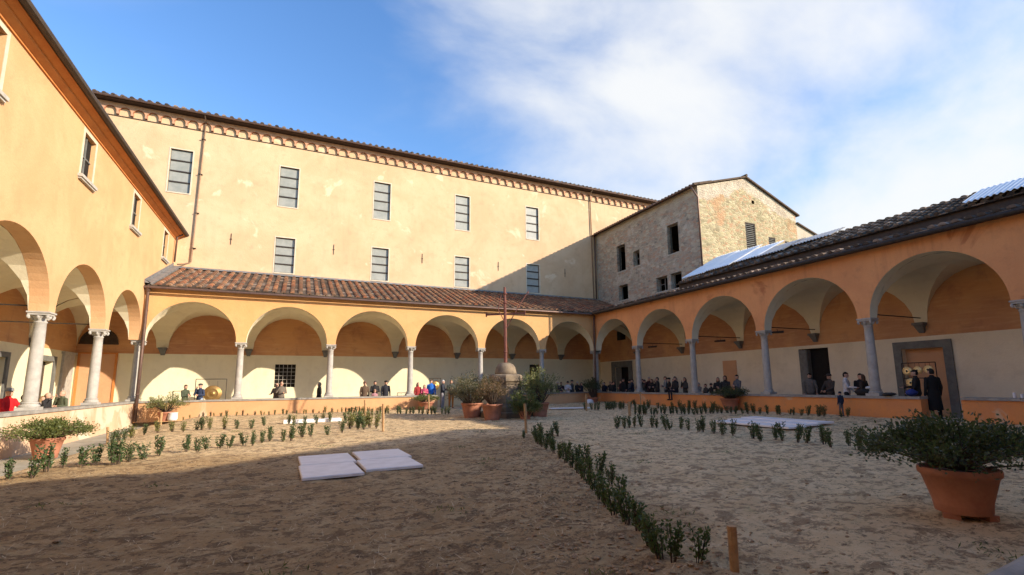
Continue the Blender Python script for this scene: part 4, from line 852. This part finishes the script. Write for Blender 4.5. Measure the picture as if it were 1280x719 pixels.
while cnt < 42000:
    x = rn.uniform(2.0, 25); y = -30+27*rn.random()**1.5
    if not in_bed(x, y) or noise.noise(Vector((x*.7, y*.9, 2))) < rn.uniform(-.5, .25): continue
    if 6.9 < x < 9.2 and -20.5 < y < -17.3: continue
    z = soil_h(x, y)+.008+.014*rn.random(); a = rn.uniform(0, 6.28); L = rn.uniform(.03, .11); w_ = rn.uniform(.0015, .0035); d = Vector((math.cos(a), math.sin(a), rn.uniform(-.1, .35))); s = Vector((-d.y, d.x, 0))*w_; p = Vector((x, y, z))
    mb.add([p-s, p+s, p+d*L+s*.4, p+d*L-s*.4], ((0, 1, 2, 3),)); cnt += 1
o = link(mb.mesh('dry_straw', 'straw'), 'dry_straw'); o['kind'] = 'stuff'; tag(o, 'dry straw and dead grass scattered over the garden soil', 'dry grass')
mb = MB()
for k in range(70):
    x = rn.uniform(2.5, 24); y = -28.5+24*rn.random(); 
    if 6.8 < x < 9.3 and -20.6 < y < -17.2: continue
    for j in range(26):
        p = Vector((x+rn.gauss(0, .11), y+rn.gauss(0, .11), 0)); p.z = soil_h(p.x, p.y)+.005; leaf(mb, p, rdir(rn, .2, 1), rdir(rn), rn.uniform(.03, .08), .006, rn.random())
o = link(mb.mesh('weeds', 'leaf_azalea', rnd=True), 'weeds'); o['kind'] = 'stuff'; tag(o, 'small green weed tufts sprouting from the bare soil', 'weeds')
# ================================================================== people
FAB = {}
def fabric(c, rough=.85):
    k = tuple(c)
    if k not in FAB: FAB[k] = plain('fabric_%d' % len(FAB), c, tuple(x*.72 for x in c), rough, 9, obj=True, bmp=.2)
    return FAB[k]
SKIN = plain('skin', (.52, .31, .22), (.46, .26, .18), .55, 6, obj=True)
SHOE = plain('shoe_leather', (.03, .025, .022), (.02, .017, .015), .5, 6, obj=True)
def capsule(mb, a, b, ra, rb, n=10):
    a, b = Vector(a), Vector(b); d = (b-a); L = d.length; d = d/L if L > 1e-6 else Vector((0, 0, 1)); pts = []; rad = []
    for t in (1.0, .8, .5, .2): pts.append(a-d*ra*t); rad.append(ra*math.sqrt(max(.0004, 1-t*t)))
    for k in range(5): pts.append(a.lerp(b, k/4)); rad.append(ra+(rb-ra)*k/4)
    for t in (.2, .5, .8, 1.0): pts.append(b+d*rb*t); rad.append(rb*math.sqrt(max(.0004, 1-t*t)))
    mb.tube(pts, rad, n)
def ellipsoid(mb, c, r, n=14):
    k = 9; vs = []
    for i in range(k+1):
        t = math.pi*i/k
        for j in range(n): p = 2*math.pi*j/n; vs.append((c[0]+r[0]*math.sin(t)*math.cos(p)+1e-4*math.cos(p), c[1]+r[1]*math.sin(t)*math.sin(p)+1e-4*math.sin(p), c[2]+r[2]*math.cos(t)))
    mb.add(vs, [(i*n+j, i*n+(j+1) % n, (i+1)*n+(j+1) % n, (i+1)*n+j) for i in range(k) for j in range(n)]+[tuple(range(n)), tuple(k*n+j for j in reversed(range(n)))])
def loft(mb, secs, n=18):
    vs = []
    for z, rx, ry, cy in secs:
        for j in range(n): p = 2*math.pi*j/n; vs.append((rx*math.cos(p), cy+ry*math.sin(p), z))
    k = len(secs); mb.add(vs, [(i*n+j, i*n+(j+1) % n, (i+1)*n+(j+1) % n, (i+1)*n+j) for i in range(k-1) for j in range(n)]+[tuple(reversed(range(n))), tuple((k-1)*n+j for j in range(n))])
POSES = {}
def body(pose):
    """one continuous figure, front towards -Y, 1.72 m tall; returns a mesh with slots skin, top, trousers, shoes"""
    if pose in POSES: return POSES[pose]
    S = 1 if pose == 'sit' else 0; pz = -.80 if S else 0      # sitting: seat at z=0
    mb = MB(); lab = []
    def cap(a, b, ra, rb, m): capsule(mb, (a[0], a[1], a[2]+pz), (b[0], b[1], b[2]+pz), ra, rb); lab.append((Vector(a)+Vector((0, 0, pz)), Vector(b)+Vector((0, 0, pz)), ra, rb, m))
    coat = pose in ('coat',)
    loft(mb, [(z+pz, a, b, c) for z, a, b, c in ((.86 if not S else .84, .155, .105, .0), (.93, .175, .122, .0), (1.06, .16, .112, -.005), (1.20, .172, .118, -.005), (1.34, .190, .112, .0), (1.42, .165, .085, .005), (1.465, .08, .062, .005))]); lab.append((Vector((0, 0, .95+pz)), Vector((0, 0, 1.36+pz)), .15, .16, 1)); lab.append((Vector((-.13, 0, 1.38+pz)), Vector((.13, 0, 1.38+pz)), .09, .09, 1))
    if coat: loft(mb, [(.40, .215, .17, 0), (.65, .20, .155, 0), (.95, .178, .128, 0), (1.1, .15, .1, 0)]); lab.append((Vector((0, 0, .45)), Vector((0, 0, 1.0)), .19, .16, 1))
    cap((0, .012, 1.44), (0, -.005, 1.54), .058, .055, 0)
    hz = 1.605+pz; ellipsoid(mb, (0, -.012, hz), (.076, .096, .116)); lab.append((Vector((0, -.012, hz-.03)), Vector((0, -.012, hz+.03)), .085, .085, 0))
    ellipsoid(mb, (0, -.04, hz-.062), (.056, .066, .055))
    nose = MB(); capsule(mb, (0, -.098, hz+.012), (0, -.116, hz-.028), .010, .015, 8); capsule(mb, (-.02, -.098, hz-.066), (.02, -.098, hz-.066), .009, .009, 8)
    for sx in (-1, 1): ellipsoid(mb, (sx*.078, .005, hz-.005), (.012, .02, .032), 8)
    if pose == 'fold': arms = {-1: ((-.235, -.06, 1.12), (-.02, -.21, 1.14)), 1: ((.235, -.06, 1.12), (.03, -.19, 1.19))}
    elif pose == 'face': arms = {-1: ((-.25, -.10, 1.15), (-.07, -.17, 1.47)), 1: ((.235, .0, 1.13), (.10, -.20, 1.14))}
    elif pose == 'reach': arms = {-1: ((-.24, -.10, 1.14), (-.20, -.36, 1.12)), 1: ((.235, -.03, 1.12), (.22, -.20, .98))}
    elif pose == 'sit': arms = {-1: ((-.235, -.02, 1.12), (-.14, -.22, .98)), 1: ((.235, -.02, 1.12), (.14, -.22, .99))}
    elif pose == 'lean': arms = {-1: ((-.25, -.14, 1.12), (-.12, -.34, 1.02)), 1: ((.25, -.14, 1.12), (.10, -.36, 1.02))}
    else: arms = {-1: ((-.235, .02, 1.12), (-.235, -.05, .87)), 1: ((.235, .02, 1.12), (.24, -.04, .87))}
    fingers = MB()
    for sx in (-1, 1):
        el, wr = map(Vector, arms[sx]); sh = Vector((sx*.178, 0, 1.385))
        cap(sh, el, .062, .047, 1); cap(el, wr, .047, .036, 1); d = (wr-el).normalized(); pm = wr+d*.055; cap(wr, pm, .028, .034, 0)
        lat = d.cross(Vector((0, 1, 0))); lat = lat.normalized() if lat.length > .2 else Vector((1, 0, 0)); nrm = lat.cross(d); off = Vector((0, 0, pz))
        for k in range(4):
            b0 = pm+lat*(k-1.5)*.019+d*.018+off; ln = (.068, .076, .072, .056)[k]; b1 = b0+d*ln*.5; b2 = b1+(d*.75-nrm*.66)*ln*.5; fingers.tube([b0, b1, b2], [.0095, .009, .0075], 6)
        t0 = wr+d*.03+lat*sx*.026+off; fingers.tube([t0, t0+d*.028+lat*sx*.02, t0+d*.055+lat*sx*.022-nrm*.01], [.011, .0105, .0085], 6)
    for sx in (-1, 1):
        hp = Vector((sx*.09, 0, .90))
        if S: kn, an, toe = Vector((sx*.10, -.42, .90)), Vector((sx*.09, -.40, .47)), Vector((sx*.10, -.55, .41))
        else:
            f = {'walk': sx*.14}.get(pose, sx*.015); kn, an = Vector((sx*.10, -.02-f*.8, .49)), Vector((sx*.105, .02-f, .10)); toe = an+Vector((sx*.02, -.155, -.055))
        cap(hp, kn, .088, .060, 2); cap(kn, an, .058, .043, 2); cap(an+Vector((0, .03, -.045)), toe, .042, .034, 3)
    me = mb.mesh('raw', 'dark'); o = bpy.data.objects.new('raw', me); col.objects.link(o)
    md = o.modifiers.new('r', 'REMESH'); md.mode = 'VOXEL'; md.voxel_size = .0155
    sm = o.modifiers.new('s', 'SMOOTH'); sm.factor = .5; sm.iterations = 3
    dg = bpy.context.evaluated_depsgraph_get(); ev = bpy.data.meshes.new_from_object(o.evaluated_get(dg)); bpy.data.objects.remove(o); bpy.data.meshes.remove(me)
    ev.name = 'body_'+pose; nf = len(ev.polygons); mi = []
    for p in ev.polygons:
        c = p.center; best = (9, 0)
        for a, b, ra, rb, m in lab:
            d = b-a; t = max(0, min(1, (c-a).dot(d)/max(1e-9, d.length_squared))); dist = (c-a-d*t).length-(ra+(rb-ra)*t)
            if dist < best[0]: best = (dist, m)
        mi.append(best[1])
    bm = bmesh.new(); bm.from_mesh(ev)
    for f, k in zip(bm.faces, mi): f.material_index = k; f.smooth = True
    b0 = [bm.verts.new(v) for v in fingers.v]
    for f in fingers.f:
        try: q = bm.faces.new([b0[i] for i in f]); q.material_index = 0; q.smooth = True
        except ValueError: pass
    ev.materials.clear()
    for k in (SKIN, SKIN, SKIN, SHOE): ev.materials.append(k)
    bm.to_mesh(ev); bm.free()
    POSES[pose] = (ev, hz); return POSES[pose]
def cap_mesh(kind):
    mb = MB(); n = 18; k = 10; c = (0, -.006, 0); r = (.084, .103, .122)
    def keep(x, y, z):
        if kind == 'hood': return y > -.055 or z > .07
        if kind == 'fringe': return z < .045 and y > .01 and z > -.07
        if kind == 'long': return z > .055 or y > .0
        return (z > .05 and y > -.085) or z > .085 or (y > .02 and z > -.075)
    vs = [(c[0]+r[0]*math.sin(math.pi*i/k)*math.cos(2*math.pi*j/n), c[1]+r[1]*math.sin(math.pi*i/k)*math.sin(2*math.pi*j/n), c[2]+r[2]*math.cos(math.pi*i/k)) for i in range(k+1) for j in range(n)]
    fs = []
    for i in range(k):
        for j in range(n):
            f = (i*n+j, i*n+(j+1) % n, (i+1)*n+(j+1) % n, (i+1)*n+j); cc = [sum(vs[q][a] for q in f)/4-c[a] for a in range(3)]
            if keep(*cc): fs.append(f)
    if kind == 'long': mb.add([(v[0]*1.06, v[1]*1.05, v[2]) for v in vs], fs); loft(mb, [(-.24, .085, .04, .055), (-.1, .098, .06, .045), (.02, .088, .075, .03)], 14)
    elif kind == 'hood': mb.add([(v[0]*1.18, v[1]*1.16, v[2]*1.1) for v in vs], fs); loft(mb, [(-.17, .11, .085, .02), (-.11, .10, .09, .02)], 14)
    elif kind == 'brim': mb.lathe([(.155, .045), (.15, .055), (.092, .055), (.088, .12), (.06, .15), (0, .152)], 20, (0, -.005, 0), None, 1.15)
    elif kind == 'cap': mb.lathe([(.09, .035), (.095, .07), (.08, .115), (.03, .135), (0, .136)], 18, (0, -.004, 0), None, 1.2); mb.box(-.06, .06, -.175, -.085, .045, .058)
    elif kind == 'beanie': mb.lathe([(.088, .01), (.092, .05), (.085, .10), (.05, .138), (0, .148)], 18, (0, .004, 0), None, 1.17)
    else: mb.add(vs, fs)
    return mb
CAPS = {}
HAIRC = {'black': (.018, .014, .012), 'brown': (.075, .042, .025), 'grey': (.32, .31, .30), 'white': (.55, .54, .52), 'fair': (.30, .19, .09)}
EYE = MB()
for sx in (-1, 1): ellipsoid(EYE, (sx*.031, -.096, .008), (.012, .008, .007), 8)
EYEM = EYE.mesh('eyes', plain('eye', (.03, .02, .015), (.02, .015, .01), .2, 6, obj=True))
def person(x, y, z, face, h, pose, top, leg, head, label, group=None):
    me, hz = body(pose); sc = h/1.72
    T = thing('person', label, 'person', (x, y, z), R(face), group, sc)
    o = link(me, 'body', T)
    for i, mt in enumerate((SKIN, fabric(top), fabric(leg), SHOE)): o.material_slots[i].link = 'OBJECT'; o.material_slots[i].material = mt
    kind, hc = head; tw = random.uniform(-.35, .35)*0
    link(EYEM, 'eyes', T, (0, -.0, hz))
    if kind:
        if (kind, hc) not in CAPS: CAPS[(kind, hc)] = cap_mesh(kind).mesh('hair', plain('hair_%d' % len(CAPS), HAIRC[hc] if isinstance(hc, str) else hc, None, .8, 40, obj=True), True)
        link(CAPS[(kind, hc)], 'hat' if kind in ('brim', 'cap', 'beanie', 'hood') else 'hair', T, (0, -.006, hz))
        if kind in ('brim', 'cap'):
            if ('short', 'grey') not in CAPS: CAPS[('short', 'grey')] = cap_mesh('short').mesh('hair', plain('hair_%d' % len(CAPS), HAIRC['grey'], None, .8, 40, obj=True), True)
    return T
BLK = (.022, .021, .022); NAVY = (.02, .028, .06); CHAR = (.05, .048, .046); BRN = (.11, .07, .045); GRN = (.06, .075, .045)
# under the two-storey wing (its floor lies lower)
ZL = -.25
person(-.95, -8.80, ZL, 62, 1.78, 'lean', (.55, .012, .016), NAVY, ('brim', (.22, .22, .21)), 'man in a bright red jacket and grey brimmed hat under the two-storey wing')
person(-1.05, -7.55, ZL, 140, 1.60, 'lean', BLK, BLK, ('short', 'black'), 'person in black half hidden behind a column, by the man in the red jacket')
person(-1.0, -6.02, ZL, 80, 1.64, 'face', BLK, NAVY, ('fringe', 'brown'), 'balding man in a black jacket leaning on the parapet of the two-storey wing')
person(-1.3, -5.50, ZL, 80, 1.52, 'fold', (.42, .33, .26), BLK, ('long', 'fair'), 'woman in a pale patterned top between two bald men under the two-storey wing')
person(-1.0, -4.72, ZL, -40, 1.70, 'face', (.085, .095, .055), CHAR, (None, None), 'bald man in an olive green jacket with a hand at his face')
# behind the sunlit parapet
person(1.9, 1.0, 0, 55, 1.66, 'fold', GRN, CHAR, ('short', 'brown'), 'man in a dark green leather jacket facing the man with the open blue jacket')
person(2.55, .95, 0, -35, 1.70, 'face', (.035, .05, .10), (.38, .45, .55), ('cap', (.06, .05, .045)), 'man in an open blue jacket and dark cap beside the big gong')
person(6.28, .95, 0, 10, 1.78, 'face', (.16, .13, .10), CHAR, ('fringe', 'white'), 'white-haired man in a brown tweed jacket below the barred window')
person(6.05, 1.3, 0, -20, 1.70, 'reach', (.14, .12, .10), CHAR, (None, None), 'bald person just behind the white-haired man below the barred window')
person(8.2, .95, 0, -75, 1.72, 'coat', BLK, BLK, ('hood', (.02, .02, .022)), 'hooded figure all in black beside a sunlit column')
person(10.65, .95, 0, 5, 1.74, 'coat', BRN, BRN, ('beanie', (.14, .07, .05)), 'woman in a brown coat and woolly hat behind the sunlit parapet')
person(11.24, 1.0, 0, 0, 1.78, 'fold', BLK, BLK, ('short', 'black'), 'person in black between the brown coat and the man in the black cap')
person(11.18, .62, 0, 0, 1.25, 'stand', (.42, .22, .24), BLK, ('long', 'brown'), 'child in pink leaning on the sunlit parapet before a person in black')
person(11.86, .95, 0, 0, 1.78, 'stand', (.025, .027, .035), CHAR, ('cap', (.018, .018, .02)), 'broad man in a black jacket and black cap behind the sunlit parapet')
# by the gap in the sunlit parapet
person(13.76, .85, 0, 20, 1.66, 'stand', (.30, .03, .03), CHAR, ('long', 'brown'), 'woman in dark red with long hair behind the low potted shrub')
person(14.15, .75, 0, -15, 1.52, 'fold', (.52, .09, .16), BLK, ('long', 'fair'), 'woman in a pink top between the dark red and the blue jackets')
person(14.55, .70, 0, -20, 1.84, 'stand', (.025, .16, .60), NAVY, ('short', 'brown'), 'man in a bright blue jacket at the edge of the sunlit gap')
person(15.16, .25, .0, 60, 1.80, 'fold', (.03, .035, .05), (.34, .33, .34), ('short', 'white'), 'man in a dark jacket and grey trousers standing in the sunlit gap')
person(15.62, .0, .05, -10, 1.74, 'fold', (.05, .06, .05), (.48, .16, .025), ('short', 'fair'), 'man in orange trousers and dark jacket standing in the sunlit gap')
# crowd in the shaded corner
rn = random.Random(11); tops = [BLK, CHAR, NAVY, (.06, .03, .03), (.045, .05, .045), (.09, .085, .085), BLK, (.03, .03, .05)]
heads = [('short', 'black'), ('short', 'brown'), ('long', 'brown'), ('short', 'grey'), ('beanie', (.03, .03, .035)), ('long', 'black'), ('short', 'white'), ('cap', (.03, .03, .03))]
for i, (x, hgt) in enumerate(((22.75, 1.5), (23.3, 1.52), (23.75, 1.62), (24.15, 1.60), (24.62, 1.64), (25.1, 1.72), (25.5, 1.62), (25.85, 1.55))):
    top = (.62, .60, .60) if i == 4 else tops[i % 8]
    person(x, 1.2+rn.uniform(-.15, .3), 0, rn.uniform(-30, 60), hgt, 'fold' if i == 4 else rn.choice(('stand', 'fold', 'lean')), top, CHAR, heads[(i*3) % 8] if i != 6 else ('short', 'white'), 'person in a white shirt with folded arms among the dark crowd in the far corner' if i == 4 else 'dark-clothed onlooker crowded behind the far parapet by the corner shrub', None if i == 4 else 'onlookers behind the far parapet')
for i, (y, hgt) in enumerate(((1.1, 1.56), (.75, 1.5), (.35, 1.60), (-.05, 1.55), (-.45, 1.56), (-.9, 1.66), (-1.4, 1.80), (-1.85, 1.70), (-2.3, 1.74), (-2.75, 1.66))):
    person(W+1.15+rn.uniform(-.1, .5), y, 0, -90+rn.uniform(-40, 40), hgt, rn.choice(('stand', 'fold', 'lean')), tops[(i*5+2) % 8], BLK, heads[(i*5+1) % 8], 'dark-clothed onlooker under the first shaded arch by the corner', 'onlookers under the first shaded arch')
for i, (y, hgt) in enumerate(((-3.55, 1.72), (-3.85, 1.66), (-4.15, 1.84), (-4.45, 1.70), (-4.7, 1.80), (-5.05, 1.82), (-5.5, 1.86), (-5.85, 1.76), (-6.2, 1.70), (-6.6, 1.78), (-7.35, 1.76))):
    top = [BLK, CHAR, (.05, .02, .025), BLK, (.16, .14, .125), CHAR, (.19, .20, .20), BLK, NAVY, BLK, CHAR][i]
    person(W+1.1+rn.uniform(-.1, .45), y, 0, -90+rn.uniform(-45, 45), hgt, rn.choice(('stand', 'fold', 'lean', 'face')), top, BLK, [('short', 'black'), ('beanie', (.1, .04, .04)), ('short', 'grey'), ('long', 'brown'), ('short', 'white'), ('short', 'black'), ('short', 'brown'), ('cap', (.02, .02, .02)), ('long', 'black'), ('short', 'grey'), ('long', 'black')][i], 'onlooker standing close together under the second shaded arch', 'onlookers under the second shaded arch')
person(W+.02, -7.86, .905, -90, 1.70, 'sit', BLK, (.02, .02, .03), ('short', 'black'), 'person in black sitting on the shaded parapet with legs hanging into the garden')
for i, (y, hgt, top, hd, lb) in enumerate(((-8.45, 1.45, (.16, .15, .15), ('short', 'grey'), 'grey-clad person bending low beside a shaded column'), (-8.95, 1.38, CHAR, ('short', 'black'), 'short dark-haired person crouching behind the shaded parapet'), (-9.35, 1.40, BLK, ('beanie', (.03, .03, .04)), 'person in a dark beanie crouching behind the shaded parapet'), (-9.84, 1.72, BLK, ('long', 'brown'), 'woman with long brown hair and a black coat under the third shaded arch'), (-10.33, 1.79, (.03, .03, .03), ('hood', (.02, .02, .02)), 'figure in a black hood beside the woman with long brown hair'), (-11.11, 1.84, (.10, .11, .13), ('short', 'black'), 'man in a grey jacket before the peach blocked niche'))):
    person(W+1.2, y, 0, -90+rn.uniform(-30, 40), hgt, 'fold' if i % 2 else 'lean', top, CHAR, hd, lb)
person(W+1.6, -14.75, 0, -70, 1.82, 'stand', (.13, .12, .11), CHAR, ('short', 'black'), 'man in a grey jacket with an open white collar in the black doorway')
person(W+1.6, -15.65, 0, -100, 1.76, 'lean', (.06, .05, .045), BLK, ('cap', (.08, .06, .05)), 'man in a brown cap leaning by the black doorway')
person(W+1.0, -16.70, 0, 20, 1.82, 'reach', (.62, .61, .62), BLK, ('short', 'black'), 'man in a white shirt reaching forward under the shaded arch')
person(W+1.5, -16.98, 0, -40, 1.76, 'fold', BLK, BLK, ('short', 'black'), 'person in black talking with the man in the white shirt')
person(W+1.0, -17.36, 0, -170, 1.72, 'coat', (.04, .032, .028), BLK, ('long', 'brown'), 'woman in a dark coat facing the man in the white shirt')
person(W+.95, -19.22, 0, 200, 1.84, 'reach', BLK, BLK, ('short', 'black'), 'man in a black jacket before the rack of small gongs')
person(W+.55, -19.90, 0, 150, 1.86, 'coat', (.012, .012, .013), (.012, .012, .013), ('short', 'black'), 'tall figure in a long black coat in the gap of the shaded parapet')
person(W-.62, -17.40, .13, 170, .92, 'stand', (.03, .04, .075), (.14, .14, .15), ('beanie', (.02, .025, .045)), 'small child in a navy jacket standing before the shaded parapet')

# ================================================================== gongs and small things
def gong_disc(r):
    m = MB(); m.lathe([(0, .035), (r*.16, .03), (r*.22, .008), (r*.55, .006), (r*.6, .012), (r*.62, .004), (r*.93, .0), (r, -.02), (r*.985, -.07), (r*.96, -.07), (r*.97, -.025), (r*.9, -.012), (0, .0)], 40); return m
def gong_stand(x, y, z, rz, w_, h, gongs, label):
    T = thing('gong_stand', label, 'gong', (x, y, z), rz)
    f = MB(); r = .018
    for sx in (-1, 1): f.tube([(sx*w_/2, 0, 0), (sx*w_/2, 0, h)], r, 8); f.tube([(sx*w_/2, -.25, .015), (sx*w_/2, .25, .015)], r, 8)
    f.tube([(-w_/2, 0, h), (w_/2, 0, h)], r, 8)
    if len(gongs) > 2: f.tube([(-w_/2, 0, h*.72), (w_/2, 0, h*.72)], r, 8)
    link(f.mesh('frame', 'iron'), 'frame', T)
    for gx, gz_, gr, mt in gongs:
        o = link(gong_disc(gr).mesh('gong', mt, True), 'gong', T, (gx, -.02, gz_)); o.rotation_euler = (R(90), 0, 0)
        b = MB(); b.lathe([(0, .05), (gr*.13, .045), (gr*.2, .03)], 14); link(b.mesh('boss', 'wood_dark' if mt == 'brass' else mt), 'boss', o)
        for q in (-1, 1): c = MB(); c.tube([(gx+q*gr*.5, 0, gz_+gr*.82), (gx+q*gr*.45, 0, min(h, gz_+gr+.25))], .006, 5); link(c.mesh('cord', 'iron'), 'cord', T)
    return T
gong_stand(2.62, 4.0, 0, 0, 1.5, 1.98, [(.10, 1.16, .46, 'bronze')], 'big bronze gong in a square black frame in the sunlit gallery')
gong_stand(15.55, 3.5, 0, 0, .8, 1.95, [(0, 1.45, .3, 'bronze')], 'bronze gong in a narrow frame behind the man in the bright blue jacket')
gong_stand(17.1, 3.3, 0, 0, 1.0, 1.95, [(-.05, 1.15, .42, 'bronze')], 'dark gong in a frame behind the shrubs at the sunlit gap')
gong_stand(28.8, -18.62, 0, R(-90), 1.14, 2.13, [(-.40, 1.82, .17, 'brass'), (-.04, 1.84, .15, 'brass'), (.31, 1.86, .15, 'brass'), (-.31, 1.36, .18, 'brass')], 'rack of four small shining brass gongs before the grey stone portal')
def lump(name, c, s, label, cat, mt, seed):
    rn_ = random.Random(seed); m = MB(); ellipsoid(m, (0, 0, .5), (.5, .5, .5), 16); m.v = [(v[0]*(1+.25*noise.noise(Vector(v)*3+Vector((seed, 0, 0)))), v[1]*(1+.25*noise.noise(Vector(v)*3.3+Vector((0, seed, 0)))), max(0, v[2]*(1+.3*noise.noise(Vector(v)*2.7+Vector((0, 0, seed)))))) for v in m.v]
    o = link(m.mesh(name, mt, True), name, None, c, rn_.uniform(0, 3), s); tag(o, label, cat)
lump('coat_pile', (W+.1, -17.95, .90), (.5, .8, .26), 'heap of black coats lying on the shaded parapet beside the column', 'coats', fabric(BLK), 3)
lump('coat_pile', (W+.1, -18.75, .90), (.4, .9, .13), 'flat dark garment lying on the shaded parapet by the gongs', 'coats', fabric(CHAR), 5)
lump('white_cloth', (W+.12, -18.15, 1.13), (.3, .45, .14), 'white folded cloth on top of the heap of black coats', 'cloth', fabric((.6, .6, .62)), 7)
lump('blue_bag', (W+.1, -19.45, .90), (.3, .42, .26), 'blue bag on the end of the shaded parapet by the gap', 'bag', fabric((.03, .05, .22)), 9)
for i, (y, h) in enumerate(((-22.15, .16), (-22.32, .12))):
    m = MB(); m.lathe([(.03, 0), (.036, .005), (.042, h), (.038, h), (.03, .012), (0, .012)], 14); tag(link(m.mesh('paper_cup', 'white_plastic'), 'paper_cup', None, (W+.1, y, .9)), ('taller' if i == 0 else 'shorter')+' white cup standing on the shaded parapet beyond the gap', 'cup')
